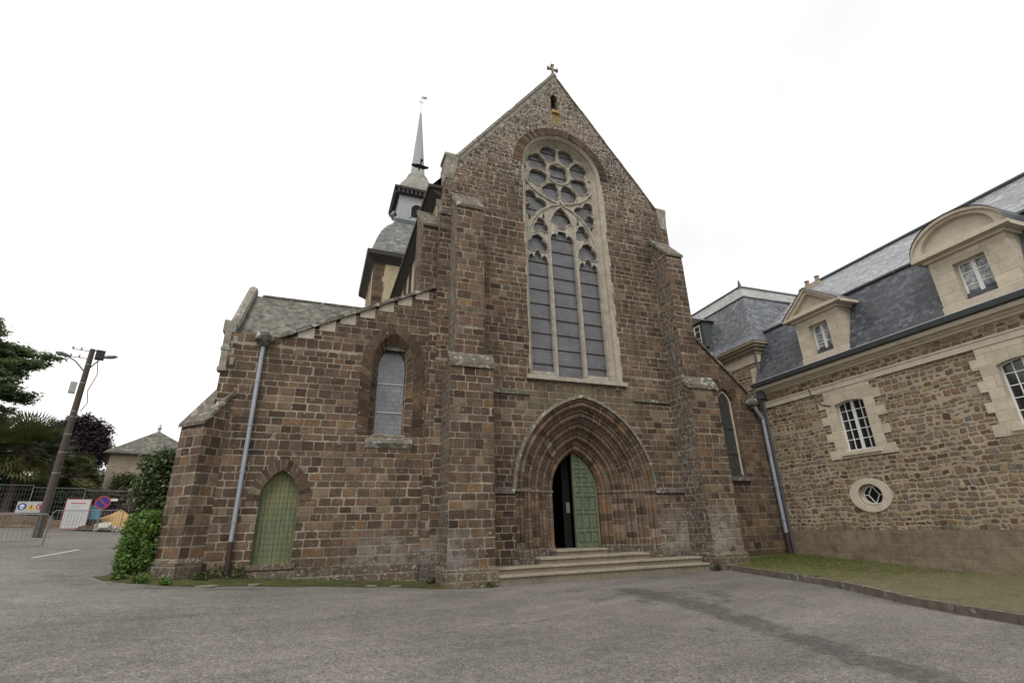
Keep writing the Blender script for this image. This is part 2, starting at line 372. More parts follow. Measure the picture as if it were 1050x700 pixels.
    def build(s, name, mats, parent=None, smooth=False, weld=False, bevel=0):
        me = bpy.data.meshes.new(name); me.from_pydata(s.v, [], s.f)
        for m in (mats if isinstance(mats, (list, tuple)) else [mats]): me.materials.append(m)
        me.polygons.foreach_set('material_index', s.mi)
        u = me.uv_layers.new(name='UVMap'); u.data.foreach_set('uv', np.array(s.uv, dtype=np.float32).ravel())
        a = me.attributes.new('rnd', 'FLOAT', 'FACE'); a.data.foreach_set('value', s.r)
        if weld or smooth or bevel:
            bm = bmesh.new(); bm.from_mesh(me); bmesh.ops.remove_doubles(bm, verts=bm.verts, dist=1e-4)
            if bevel:
                bmesh.ops.dissolve_limit(bm, angle_limit=.01, verts=bm.verts, edges=bm.edges, delimit={'UV'})
                bmesh.ops.bevel(bm, geom=[e for e in bm.edges if e.is_manifold and e.calc_face_angle(0) > .5], offset=bevel, segments=2, affect='EDGES', clamp_overlap=True)
            bm.to_mesh(me); bm.free()
        if smooth: me.polygons.foreach_set('use_smooth', [True]*len(me.polygons))
        me.update(); o = bpy.data.objects.new(name, me); COL.objects.link(o)
        if parent is not None:
            o.parent = parent
            if 'wl' in parent: o.matrix_parent_inverse = Matrix.Translation(-Vector(parent['wl']))
        return o

def tag(o, label=None, cat=None, group=None, kind=None):
    if label: o['label'] = label
    if cat: o['category'] = cat
    if group: o['group'] = group
    if kind: o['kind'] = kind
    return o
def thing(name, label, cat, loc=(0, 0, 0), rz=0., group=None, world=False):
    o = bpy.data.objects.new(name, None); COL.objects.link(o); o.location = loc; o.rotation_euler = (0, 0, rz); o.empty_display_size = .3
    if world: o['wl'] = tuple(loc)       # children of this thing are written in world coordinates
    return tag(o, label, cat, group)
def dup(o, loc=None, rz=None, parent=None):
    c = o.copy(); COL.objects.link(c)
    if parent is not None: c.parent = parent
    if loc is not None: c.location = loc
    if rz is not None: c.rotation_euler = (0, 0, rz)
    for ch in list(o.children): dup(ch, parent=c)
    return c
def arch(cx, a, zs, rise, n=14):
    """pointed (or round when rise = a) arch from left springing to right springing"""
    Rr = (a*a+rise*rise)/(2*a); c = Rr-a; th = math.asin(min(1, rise/Rr)); pr = []
    for i in range(n+1):
        f = th*i/n; pr.append((-c+Rr*math.cos(f), Rr*math.sin(f)))
    return [(cx-x, zs+z) for x, z in pr[:-1]]+[(cx, zs+rise)]+[(cx+x, zs+z) for x, z in reversed(pr[:-1])]
def opening(cx, a, zb, zs, rise, n=14): return [(cx-a, zb)]+arch(cx, a, zs, rise, n)+[(cx+a, zb)]
def P3(q, y): return [(x, y, z) for x, z in q]
def resample(poly, n):
    p = np.array(poly); d = np.r_[0, np.cumsum(np.linalg.norm(np.diff(p, axis=0), axis=1))]
    t = np.linspace(0, d[-1], n); return list(zip(np.interp(t, d, p[:, 0]), np.interp(t, d, p[:, 1])))
def voussoirs(name, inner, outer, n, y, proud, mat, parent, depth=.2, gap=.022):
    m = MB(); MB().plate(list(inner)+list(reversed(outer)), [], y-.004, y+.1, back=False).build('arch_mortar', MMOR, parent); I = resample(inner, n*6+1); O = resample(outer, n*6+1)
    for k in range(n):
        q = proud+random.uniform(-.006, .006); a, b = I[k*6:k*6+7], O[k*6:k*6+7]; r = random.random()
        L = math.dist(a[0], a[-1]); f = gap/max(L, .05)
        ip = resample(a, 41); op = resample(b, 41); c0 = max(1, int(f*20)); sl = [c0, 10, 20, 30, 40-c0]
        poly = [ip[i] for i in sl]+[op[i] for i in reversed(sl)]
        m.prism_y(poly, y-q, y+depth, r=r)
    return m.build(name, mat, parent)

# ------------------------------------------------------------------ ground, road
def ss(x, a, b): t = np.clip((x-a)/(b-a), 0, 1); return t*t*(3-2*t)
def gz(x, y):
    x = np.asarray(x, float); y = np.asarray(y, float)
    q = 4.-x; side = .5*(q+np.sqrt(q*q+1.0))-.0
    side = .07*np.minimum(side, 22)*ss(y, -4, 13)*ss(x, 6.5, 2.5)
    back = .050*np.clip(y-15, 0, 26)*ss(x, 2, -4)
    front = -.14*ss(x, 10.3, 12.)*ss(y, 10.5, 5)
    return side+back+front
def sheet(name, xs, ys, dz, mat, wet_and_shade=None):
    X, Y = np.meshgrid(xs, ys); Z = gz(X, Y)+dz; nx, ny = len(xs), len(ys)
    V = np.stack([X, Y, Z], -1).reshape(-1, 3); i = np.arange(ny-1)[:, None]*nx+np.arange(nx-1)[None]
    F = np.stack([i, i+1, i+nx+1, i+nx], -1).reshape(-1, 4)
    me = bpy.data.meshes.new(name); me.from_pydata(V.tolist(), [], F.tolist()); me.materials.append(mat)
    me.polygons.foreach_set('use_smooth', [True]*len(F))
    if wet_and_shade is not None:
        a = me.attributes.new('wet_and_shade', 'FLOAT', 'POINT'); a.data.foreach_set('value', wet_and_shade(V[:, 0], V[:, 1]).astype(np.float32))
    o = bpy.data.objects.new(name, me); COL.objects.link(o); return tag(o, kind='structure')
def seg_d(x, y, pl):
    best = np.full(x.shape, 99.)
    for (a, b, w0), (c, d, w1) in zip(pl, pl[1:]):
        t = np.clip(((x-a)*(c-a)+(y-b)*(d-b))/((c-a)**2+(d-b)**2+1e-9), 0, 1)
        best = np.minimum(best, np.hypot(x-a-t*(c-a), y-b-t*(d-b))/(w0+t*(w1-w0)))
    return best
def wet_and_shade_at(x, y):
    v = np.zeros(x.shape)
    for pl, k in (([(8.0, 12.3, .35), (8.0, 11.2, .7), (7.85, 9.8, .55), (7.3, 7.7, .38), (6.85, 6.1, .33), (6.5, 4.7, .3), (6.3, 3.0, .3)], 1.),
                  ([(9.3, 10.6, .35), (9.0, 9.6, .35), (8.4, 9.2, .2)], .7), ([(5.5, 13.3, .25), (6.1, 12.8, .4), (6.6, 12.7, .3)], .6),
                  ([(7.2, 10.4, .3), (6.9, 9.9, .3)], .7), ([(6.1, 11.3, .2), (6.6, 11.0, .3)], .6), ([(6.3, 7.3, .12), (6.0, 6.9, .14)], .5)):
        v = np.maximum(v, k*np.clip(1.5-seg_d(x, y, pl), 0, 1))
    v = np.maximum(v, .52*np.clip(1.6-seg_d(x, y, [(3.4, 15.0, .12), (5.3, 14.75, .16), (9, 14.8, .14), (13.3, 14.8, .2), (14.0, 15.1, .25), (13.1, 12.4, .16), (12.5, 10.2, .16), (11.2, 6.7, .14), (9.6, 3.6, .14)]), 0, 1))  # gutter dirt, also painted as contact shade along facade, steps and kerb
    v = np.maximum(v, .5*np.clip(1.4-seg_d(x, y, [(-6., 17.2, .7), (-5.1, 15.6, .8), (-2.9, 14.5, .35), (1, 14.6, .35), (3.2, 15., .2)]), 0, 1))  # same dirt and painted contact shade along the aisle wall foot
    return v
g = G('worn asphalt'); p = g.pos(); o = g.xyz(p)
n1 = g.noise(p, .22, 5, .6); n2 = g.noise(p, 1.6, 5, .65); n3 = g.noise(p, 42, 4, .8); n4 = g.noise(p, 120, 2, .8)
st = g.noise(g.vec(g.mul(g.add(o[0], g.mul(o[1], .5)), .25), g.mul(g.sub(o[1], g.mul(o[0], .35)), 1.1)), 1, 6, .65, dist=.4)
c = g.mix(g.sm(n1, .3, .7), (.132, .122, .110), (.180, .168, .152))
c = g.mix(1., c, g.ramp(n2, [(.25, (.84,)*3), (.75, (1.14,)*3)]), 'MULTIPLY')
c = g.mix(1., c, g.ramp(st, [(.3, (.80,)*3), (.7, (1.16,)*3)]), 'MULTIPLY')
c = g.mix(1., c, g.ramp(n3, [(.36, (.55,)*3), (.5, (1.,)*3), (.64, (1.5, 1.47, 1.43))]), 'MULTIPLY')
c = g.mix(1., c, g.ramp(g.noise(p, 7.5, 5, .7), [(.32, (.78,)*3), (.68, (1.18,)*3)]), 'MULTIPLY')
va = g.n('ShaderNodeTexVoronoi', {'Vector': p, 'Scale': 48.}, feature='F1').outputs['Color']
c = g.mix(1., c, g.ramp(g.xyz(va)[0], [(0, (.62,)*3), (.5, (1.,)*3), (1, (1.42, 1.40, 1.36))]), 'MULTIPLY')
c = g.mix(1., c, g.ramp(n4, [(.38, (.74,)*3), (.62, (1.26,)*3)]), 'MULTIPLY')
wa = g.attr('wet_and_shade'); wt = g.mul(g.mul(g.sm(g.add(wa, g.mul(g.sub(g.noise(p, 1.5, 7, .8), .5), 3.4)), .34, .92), g.sm(wa, .0, .3)), g.sm(g.noise(p, 7, 4, .7), .25, .55))
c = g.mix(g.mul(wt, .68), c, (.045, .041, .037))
vr = g.n('ShaderNodeTexVoronoi', {'Vector': g.n('ShaderNodeVectorMath', {0: p, 1: g.vec(g.mul(n2, 1.6), g.mul(n1, 3.))}, operation='ADD').outputs[0], 'Scale': .23}, feature='DISTANCE_TO_EDGE').outputs[0]
ck = g.mul(g.sm(vr, .006, .001), g.sm(g.noise(p, .35, 2), .55, .65)); c = g.mix(g.mul(ck, .6), c, (.05, .047, .044))
g.bump(g.add(g.mul(n3, .6), g.mul(n4, .3)), .5, .008)
MROAD = g.set(c, g.sub(.92, g.mul(wt, .25)), None, .35)
g = G('rough earth and grass'); p = g.pos()
c = g.mix(g.sm(g.noise(p, .5, 5, .7), .4, .6), (.055, .07, .025), (.13, .095, .06)); c = g.mix(1., c, g.ramp(g.noise(p, 12, 3, .7), [(.3, (.7,)*3), (.7, (1.3,)*3)]), 'MULTIPLY')
g.bump(g.noise(p, 9, 4, .7), .6, .05); MGROUND = g.set(c, .95, None, .2)
xs = np.unique(np.r_[-900, -500, -250, -120, -70, -45, np.arange(-30, 34, 2.), 45, 70, 120, 250, 500, 900])
ys = np.unique(np.r_[-900, -500, -250, -120, -60, -30, np.arange(-16, 60, 2.), 80, 120, 250, 500, 900])
sheet('ground', xs, ys, -.03, MGROUND)
sheet('road', np.arange(-26, 30.1, .25), np.arange(-14, 33.6, .25), .0, MROAD, wet_and_shade_at)

# white painted bay line, left
m = MB(); pl = [(-7.62, 23.2), (-7.66, 21.6), (-7.75, 20.3)]
for (a, b), (c_, d) in zip(pl, pl[1:]):
    q = [(a-.06, b), (a+.06, b), (c_+.06, d), (c_-.06, d)]; m.face([(x, y, float(gz(x, y))+.005) for x, y in q])
tag(m.build('road_marking', flat_mat('worn white road paint', (.42, .41, .39), .8, 0, .25, 14)), kind='structure')

# verge, kerb
bdx, bdy = .04808, .99884
def wall_pt(s): return (18.75+bdx*s, 16.2+bdy*s)
kerb = [(14.12, 15.45), (13.75, 14.1), (13.3, 12.5), (12.72, 10.3), (12.05, 8.4), (11.4, 6.75), (10.75, 5.4), (9.8, 3.6), (8.6, 1.4), (7.3, -1.), (5.5, -5.)]
g = G('mossy verge'); p = g.pos(); a = g.noise(p, 1.5, 5, .65)
o = g.xyz(p); near = g.sm(g.add(o[1], g.mul(a, 5.)), 11.0, 15.5)
gr = g.mix(g.sm(a, .3, .62), (.085, .105, .025), (.15, .15, .045))
c = g.mix(g.add(g.mul(near, .55), g.mul(g.sm(g.noise(p, 1.1, 5, .7), .45, .62), .45)), (.19, .165, .10), gr)
c = g.mix(1., c, g.ramp(g.noise(p, 22, 4, .75), [(.3, (.42,)*3), (.7, (1.15,)*3)]), 'MULTIPLY'); g.bump(g.noise(p, 26, 4, .7), .7, .03)
MVER = g.set(c, .95, None, .2)
KZ = lambda x, y: float(gz(x, y))+.155
m = MB(); NV = 14; ki = resample(kerb, 60)
for (a, b), (c_, d) in zip(ki, ki[1:]):
    for k in range(NV):
        def pt(x, y, f):
            wy = y if y < 15.3 else 16.4
            wx = 18.75+bdx*(y-16.2); zz = max(.0, .022*(y-9.4)*1.9)+.0 if y > 9.4 else 0.
            z0 = KZ(x, y); z1 = max(.28*ss(y, 9.0, 16.), .03)+.0; X = x+.14+(wx-x-.14)*f
            return (X, y, z0*(1-f)+z1*f+.0+.025*math.sin(5*X+3*y)*f*(1-f))
        m.face([pt(a, b, k/NV), pt(c_, d, k/NV), pt(c_, d, (k+1)/NV), pt(a, b, (k+1)/NV)])
# strip that runs up to the church wall
ya = 15.43
for k in range(NV):
    f0, f1 = k/NV, (k+1)/NV; x0 = 14.25; wx = 18.72
    A = [x0+(wx-x0)*f for f in (f0, f1)]
    m.face([(A[0], ya, KZ(14, ya)*(1-f0)+.27*f0), (A[1], ya, KZ(14, ya)*(1-f1)+.27*f1), (A[1], 16.45, .22*(1-f1)+.3*f1), (A[0], 16.45, .22*(1-f0)+.3*f0)])
tag(m.build('grass_verge', MVER, smooth=True), kind='structure')
m = MB()
kp = resample(kerb, 34); MK = plain_stone('kerb stone', (.15, .13, .105), .25, .2)
for (a, b), (c_, d) in zip(kp, kp[1:]):
    dx, dy = c_-a, d-b; l = math.hypot(dx, dy); nx, ny = -dy/l*.07, dx/l*.07; e = .012/l
    a2, b2, c2, d2 = a+dx*e, b+dy*e, c_-dx*e, d-dy*e; za, zc = float(gz(a, b)), float(gz(c_, d)); j = random.uniform(-.008, .008)
    lo = [(a2+nx, b2+ny, za-.2), (a2-nx, b2-ny, za-.2), (c2-nx, d2-ny, zc-.2), (c2+nx, d2+ny, zc-.2)]
    m.hexa(list(reversed(lo)), list(reversed([(x, y, z+.365+j) for x, y, z in lo])))
tag(m.build('kerb', MK), kind='structure')

# ================================================================== CHURCH
ch = thing('abbey_church', 'gothic church of brown ironstone with steep gable, great tracery window and slate spire', 'church', (9.15, 16.1, 0), world=True)
YN = 16.1; YA = 16.4; CX = 9.17
# ---- portal numbers
PA, PC, PZS = 2.85, .62, 2.77
def parc(a, n=16, cx=9.25, c=PC, zs=PZS):
    Rr = a+c; return arch(cx, a, zs, math.sqrt(Rr*Rr-c*c), n)
# ---- nave front wall
outl = [(3.5, -.2), (14.85, -.2), (14.72, 15.95), (14.25, 15.95), (9.07, 22.84), (4.2, 16.26), (3.7, 16.26), (3.7, 14.9), (3.5, 13.0)]
WR, WZS = 2.0, 16.95
hole_p = [(9.25-PA, -.05)]+parc(PA)+[(9.25+PA, -.05)]
hole_w = opening(9.15, WR, 6.85, WZS, WR, 24)
hole_s = [(8.80, 20.55), (9.17, 20.55), (9.17, 21.45), (8.985, 21.62), (8.80, 21.45)]
MB().plate(outl, [hole_p, hole_w, hole_s], YN, YN+1.15).build('front_wall', MS, ch)
MB().box(8.7, 9.3, 16.9, 16.95, 20.4, 21.6).build('slit_opening', MDARK, ch)
MB().box(8.8, 9.2, YN-.09, YN+.1, 20.36, 20.53).build('slit_sill', plain_stone('ochre lichened sill', (.30, .22, .08), .3, .3), ch)
# relieving arch over the window
ai, ao = arch(9.15, WR+.03, WZS, WR+.03, 30), arch(9.15, WR+.42, WZS, WR+.42, 30)
voussoirs('window_arch', ai, ao, 46, YN, .03, MSV, ch, gap=.014)
# ---- great window
gw = MB(); oi = hole_w; ii = opening(9.15, 1.80, 6.98, WZS, 1.80, 24); mid = opening(9.15, 1.9, 6.92, WZS, 1.9, 24)
gw.loft(P3(oi, YN-.012), P3(mid, YN+.10)).loft(P3(mid, YN+.10), P3(opening(9.15, 1.88, 6.93, WZS, 1.88, 24), YN+.22))
gw.loft(P3(opening(9.15, 1.88, 6.93, WZS, 1.88, 24), YN+.22), P3(ii, YN+.34)).loft(P3(ii, YN+.34), P3(ii, YN+.62))
win = gw.build('great_window', MLIM, ch)
fr = MB()
for sgn in (-1, 1):                                     # narrow pale face of the jamb stones, in uneven lengths
    z = 6.86
    while z < 16.6:
        hh = random.uniform(.3, .6); wv = random.choice((.012, .03, .06)) if sgn < 0 else random.choice((.03, .06, .10))
        x0 = 9.15+sgn*WR; fr.box(min(x0, x0+sgn*wv), max(x0, x0+sgn*wv), YN-.014-random.random()*.006, YN+.1, z, min(z+hh-.012, 16.8)); z += hh
fr.split('jamb_stone', MLIM, win)
MB().box(6.95, 11.35, YN-.13, YN+.5, 6.78, 6.93).build('window_sill', MTRA, win)
# tracery: a plate with cut openings + roll mouldings
def lobes(cx, cz, cs, n=40):
    """outline of a union of circles, star shaped about cx,cz"""
    pts = []
    for i in range(n):
        t = 2*math.pi*i/n; d = (math.cos(t), math.sin(t)); best = .02
        for (x, z, r) in cs:
            b = x*d[0]+z*d[1]; q = b*b-(x*x+z*z-r*r)
            if q >= 0: best = max(best, b+math.sqrt(q))
        pts.append((cx+d[0]*best, cz+d[1]*best))
    return pts
def foil(cx, cz, n, rd, rl, rot=0.): return lobes(cx, cz, [(rd*math.cos(rot+2*math.pi*k/n), rd*math.sin(rot+2*math.pi*k/n), rl) for k in range(n)])
RCX, RCZ = 9.17, 17.12
holes = [foil(RCX, RCZ, 4, .26, .28, math.pi/4)]
for k in range(8):
    a = math.pi/8+k*math.pi/4; rr = 1.15; ca, sa = math.cos(a), math.sin(a)
    loc = [(.27, 0, .25), (.10, .21, .245), (.10, -.21, .245), (-.29, 0, .20), (-.15, .12, .22), (-.15, -.12, .22)]
    holes.append(lobes(RCX+rr*ca, RCZ+rr*sa, [(x*ca-z*sa, x*sa+z*ca, r) for x, z, r in loc]))
for sgn in (-1, 1):
    holes.append(lobes(9.15+sgn*1.28, 15.15, [(sgn*.2, .36, .31), (sgn*.2, -.31, .31), (-sgn*.25, .0, .33), (0, 0, .2)]))
    holes.append(foil(9.15+sgn*1.03, 14.04, 3, .19, .21, math.pi/2))
    holes.append(foil(9.15+sgn*1.24, 13.10, 3, .255, .275, math.pi/2))
    holes.append([(9.15+sgn*x, z) for x, z in ((1.66, 14.62), (1.62, 14.1), (1.45, 14.42))])
    holes.append([(9.15+sgn*x, z) for x, z in ((.86, 14.85), (.98, 14.45), (.78, 14.42))])
    holes.append([(9.15+sgn*x, z) for x, z in ((1.68, 16.45), (1.45, 16.32), (1.68, 16.05))])
    holes.append([(9.15+sgn*x, z) for x, z in ((1.73, 17.25), (1.60, 17.12), (1.73, 16.98))])
    x0, x1 = 9.15+sgn*1.765, 9.15+sgn*.71; xm = (x0+x1)/2; q = []
    q = [(x0, 7.0), (x0, 12.2)]+[(x0+(x1-x0)*f, z) for f, z in ((.08, 12.5), (.22, 12.62), (.3, 12.45), (.36, 12.66), (.5, 12.82), (.64, 12.66), (.7, 12.45), (.78, 12.62), (.92, 12.5))]+[(x1, 12.2), (x1, 7.0)]
    holes.append(q)
holes.append(foil(9.15, 14.64, 4, .27, .27, 0.))
holes.append([(8.57, 7.0), (8.57, 13.5), (8.66, 13.72), (8.84, 13.80), (8.9, 13.68), (8.97, 13.93), (9.15, 14.12), (9.33, 13.93), (9.4, 13.68), (9.46, 13.80), (9.64, 13.72), (9.73, 13.5), (9.73, 7.0)])
holes.append([(9.02, 15.48), (9.15, 15.56), (9.28, 15.48), (9.15, 15.42)])
def inside(p, q):
    c = False
    for (x0, z0), (x1, z1) in zip(q, q[1:]+q[:1]):
        if (z0 > p[1]) != (z1 > p[1]) and p[0] < (x1-x0)*(p[1]-z0)/(z1-z0)+x0: c = not c
    return c
def clampw(p, m=.06):
    x, z = p; rr = 1.815-m
    if z > WZS:
        d = math.hypot(x-9.15, z-WZS)
        if d > rr: x, z = 9.15+(x-9.15)*rr/d, WZS+(z-WZS)*rr/d
    return (min(max(x, 9.15-rr), 9.15+rr), z)
def gap(a, b):
    A = np.array(resample(a+a[:1], 60)); B_ = np.array(resample(b+b[:1], 60)); d = np.sqrt(((A[:, None]-B_[None])**2).sum(-1)).min()
    return -1 if inside(a[0], b) or inside(b[0], a) else d
order = sorted(range(len(holes)), key=lambda i: (len(holes[i]) < 5, i not in range(9), i)); okh = []; kept = {}
for i in order:
    h = [clampw(p) for p in holes[i]]; tri = len(h) < 5; k = 1.; c0 = (sum(p[0] for p in h)/len(h), sum(p[1] for p in h)/len(h))
    while k > .35:
        q = [(c0[0]+(x-c0[0])*k, c0[1]+(z-c0[1])*k) for x, z in h]
        if all(gap(q, o_) > (.04 if tri else .05) for o_ in okh): break
        k *= .97
    if k > .35: okh.append(q); kept[i] = q
holes = [kept.get(i, [(0, 0)]) for i in range(len(holes))]
outer = opening(9.15, 1.815, 6.94, WZS, 1.815, 24)
trm = MB().plate(outer, [h for h in holes if len(h) > 2], YN+.44, YN+.60)
YR = YN+.425
def rib(pts, r=.05, closed=False, y=YR): trm.tube([(x, y, z) for x, z in pts], r, 6, closed=closed, r=.5)
rib([(RCX+.60*math.cos(2*math.pi*i/32), RCZ+.60*math.sin(2*math.pi*i/32)) for i in range(32)], .055, True)
for h in holes[1:9]:
    cxh = sum(p[0] for p in h)/len(h); czh = sum(p[1] for p in h)/len(h)
    rib([(cxh+(x-cxh)*1.06, czh+(z-czh)*1.06) for x, z in h[::2]], .026, True)
for h in [holes[0]]+holes[9:]:
    if len(h) != 40: continue
    cxh = sum(p[0] for p in h)/len(h); czh = sum(p[1] for p in h)/len(h)
    rib([(cxh+(x-cxh)*1.06, czh+(z-czh)*1.06) for x, z in h[::2]], .026, True)
rib([(8.5, 6.95), (8.5, 13.2)]+arch(9.15, .65, 13.9, 1.38, 8)+[(9.8, 13.2), (9.8, 6.95)], .06)
for sgn in (-1, 1):
    rib([(9.15+sgn*x, z) for x, z in ((1.77, 6.95), (1.77, 12.9), (1.70, 13.2), (1.5, 13.45), (1.24, 13.58), (.98, 13.45), (.76, 13.15), (.66, 12.8))], .05)
    rib([(9.15+sgn*x, z) for x, z in ((1.77, 13.0), (1.66, 13.7), (1.40, 14.3), (1.0, 14.85), (.5, 15.2), (0, 15.4), (-.5, 15.52), (-1.0, 15.72), (-1.4, 16.0), (-1.74, 16.45))], .055)
rib(opening(9.15, 1.78, 6.95, WZS, 1.78, 20), .06)
trm.build('tracery', MTRA, win)
MB().plate(opening(9.15, 1.80, 6.9, WZS, 1.80, 20), [], YN+.585, YN+.59).build('pane', MGLB, win)
sb = MB()
for (x0, x1, zt) in ((7.41, 8.42, 12.6), (8.6, 9.7, 13.9), (9.88, 10.89, 12.6)):
    z = 7.6
    while z < zt: sb.box(x0, x1, YN+.55, YN+.583, z, z+.035); z += .66
for z in (14.2, 14.9, 15.6, 16.3, 17.0, 17.7, 18.3): sb.box(9.15-math.sqrt(max(.05, 1.75**2-max(0, z-WZS)**2)), 9.15+math.sqrt(max(.05, 1.75**2-max(0, z-WZS)**2)), YN+.555, YN+.583, z, z+.03)
sb.split('saddle_bar', MIRON, win)
# ---- gable copings, kneelers, cross
for sgn in (-1, 1):
    ex, ez = (4.16, 16.27) if sgn < 0 else (14.28, 15.97)
    dx, dz = 9.08-ex, 22.9-ez; l = math.hypot(dx, dz); nx, nz = -dz/l*sgn*-1, dx/l*sgn*-1
    nx, nz = (-dz/l, dx/l) if sgn < 0 else (dz/-l*-1, -dx/l*-1)
    if nz < 0: nx, nz = -nx, -nz
    m = MB(); n = 14
    for k in range(n):
        f0, f1 = k/n+.002, (k+1)/n-.002; t = .12+random.uniform(-.012, .012)
        a = (ex+dx*f0, ez+dz*f0); b = (ex+dx*f1, ez+dz*f1)
        poly = [a, b, (b[0]+nx*t, b[1]+nz*t), (a[0]+nx*t, a[1]+nz*t)]
        if sgn > 0: poly = [poly[1], poly[0], poly[3], poly[2]]
        m.prism_y(poly, YN-.055, YN+.75)
    m.build('coping', MRAK, ch)
    m = MB()
    for k in range(17):
        f0, f1 = k/17+.0015, (k+1)/17-.0015; t = random.uniform(.14, .30)
        a = (ex+dx*f0, ez+dz*f0); b = (ex+dx*f1, ez+dz*f1)
        poly = [(a[0]-nx*t, a[1]-nz*t), (b[0]-nx*t, b[1]-nz*t), b, a]
        if sgn > 0: poly = poly[::-1]
        m.prism_y(poly, YN-.014, YN+.2)
    m.split('rake_stone', MRAK, ch)
MB().plate([(3.67, 15.1), (3.95, 15.05), (4.10, 15.6), (4.22, 16.24), (4.22, 16.40), (3.60, 16.40), (3.60, 16.26), (3.66, 16.24)], [], YN-.03, YN+.8).build('kneeler', MRAK, ch)
MB().plate([(14.38, 14.95), (14.68, 14.9), (14.74, 15.6), (14.80, 15.98), (14.80, 16.12), (14.22, 16.12), (14.22, 15.96), (14.3, 15.4)], [], YN-.03, YN+.8).build('kneeler', MRAK, ch)
m = MB(); zc = 22.95
m.rev(9.14, YN+.2, [(.2, zc), (.16, zc+.2), (.1, zc+.3)], 8)
m.box(9.09, 9.19, YN+.15, YN+.25, zc+.28, zc+.9); m.box(8.9, 9.38, YN+.155, YN+.245, zc+.58, zc+.68)
for (x, z) in ((8.89, zc+.63), (9.39, zc+.63), (9.14, zc+.9)):
    m.box(x-.05, x+.05, YN+.14, YN+.26, z-.085, z+.085) if x != 9.14 else m.box(x-.085, x+.085, YN+.14, YN+.26, z-.05, z+.05)
m.build('gable_cross', plain_stone('grey lichened cross', (.2, .185, .15), .3, .5), ch)
# ---- string courses
m = MB(); m.box(5.2, 6.35, YN-.11, YN+.05, 2.66, 2.82); m.box(12.15, 13.45, YN-.11, YN+.05, 2.68, 2.84)
m.box(5.45, 7.05, YN-.08, YN+.05, 6.14, 6.27); m.box(11.6, 13.4, YN-.08, YN+.05, 6.20, 6.32); m.split('string_course', MCAP, ch)
# ---- portal
prof = []
NO = 5; st_a, st_y = .37, .205
for k in range(NO):
    a0, y0 = PA-st_a*k, YN-.02+st_y*k
    prof += [(a0, y0), (a0-.12, y0), (a0-.14, y0+.05)]
    for i in range(7):
        t = math.pi*i/6; prof.append((a0-.235+.09*math.cos(t), y0+.08-.09*math.sin(t)))
    prof += [(a0-.335, y0+.13), (a0-st_a, y0+.18)]
prof.append((1.0, YN+1.15))
def path(a, zb): return [(9.25-a, zb)]+[(9.25-a, zb+(PZS-zb)*f) for f in (.5,)]+parc(a)+[(9.25+a, zb+(PZS-zb)*f) for f in (.5,)]+[(9.25+a, zb)]
m = MB(); V = 0; prev = None
for i, (a, y) in enumerate(prof):
    q = path(a, .60); L = [0]; qr = path(2.2, .60)
    for s_, e_ in zip(qr, qr[1:]): L.append(L[-1]+math.dist(s_, e_))
    half = L[-1]/2; L = [x-half for x in L]
    kk = min(i//12, NO-1)
    if prev:
        dv = math.hypot(a-prev[2], y-prev[3]); vb = kk*.37+.37*((i-1) % 12)/12.; va = vb+.37/12.
        for j in range(len(q)-1):
            A, B, C_, D = prev[0][j], prev[0][j+1], q[j+1], q[j]
            m.face([(A[0], prev[3], A[1]), (D[0], y, D[1]), (C_[0], y, C_[1]), (B[0], prev[3], B[1])], uv=[(L[j]*.9, vb+.02), (L[j]*.9, va+.02), (L[j+1]*.9, va+.02), (L[j+1]*.9, vb+.02)], r=.5)
    prev = (q, L, a, y)
por = m.build('portal', MSP, ch)
def hood(a0, a1, y0, y1, name, mat, parent):
    m = MB(); I, O = parc(a0, 22), parc(a1, 22); n = 22
    m.loft(P3(I, y0), P3(O, y0+.03)).loft(P3(O, y0+.03), P3(O, y1)).loft(P3(I, y1), P3(I, y0)); return m.build(name, mat, parent)
hood(PA-.01, PA+.11, YN-.13, YN+.03, 'hood_mould', plain_stone('pale lichened hood', (.16, .142, .115), .4, .6), por)
m = MB()                                                 # impost band and bases follow the stepped jambs
for sgn in (-1, 1):
    for (z0, z1, e, mi) in ((PZS-.03, PZS+.05, .03, 0), (.58, .76, .05, 1), (.76, .92, .03, 1)):
        q = [(9.25+sgn*(a-e), y-e) for a, y in prof[::1]]
        for (x0, y0), (x1, y1) in zip(q, q[1:]):
            m.face([(x0, y0, z0), (x1, y1, z0), (x1, y1, z1), (x0, y0, z1)], mi=mi)
            m.face([(x0, y0, z1), (x1, y1, z1), (x1, y1+.1, z1), (x0, y0+.1, z1)], mi=mi)
            m.face([(x0, y0, z0), (x1, y1, z0), (x1, y1+.1, z0), (x0, y0+.1, z0)], mi=mi)
m.build('impost_band', [plain_stone('grey brown impost', (.17, .135, .105), .3), MSPL], por)
m = MB(); m.box(6.2, 7.9, YN-.06, YN+.35, .0, .60); m.box(10.6, 12.45, YN-.06, YN+.35, .0, .60); m.split('portal_plinth', MSPL, por)
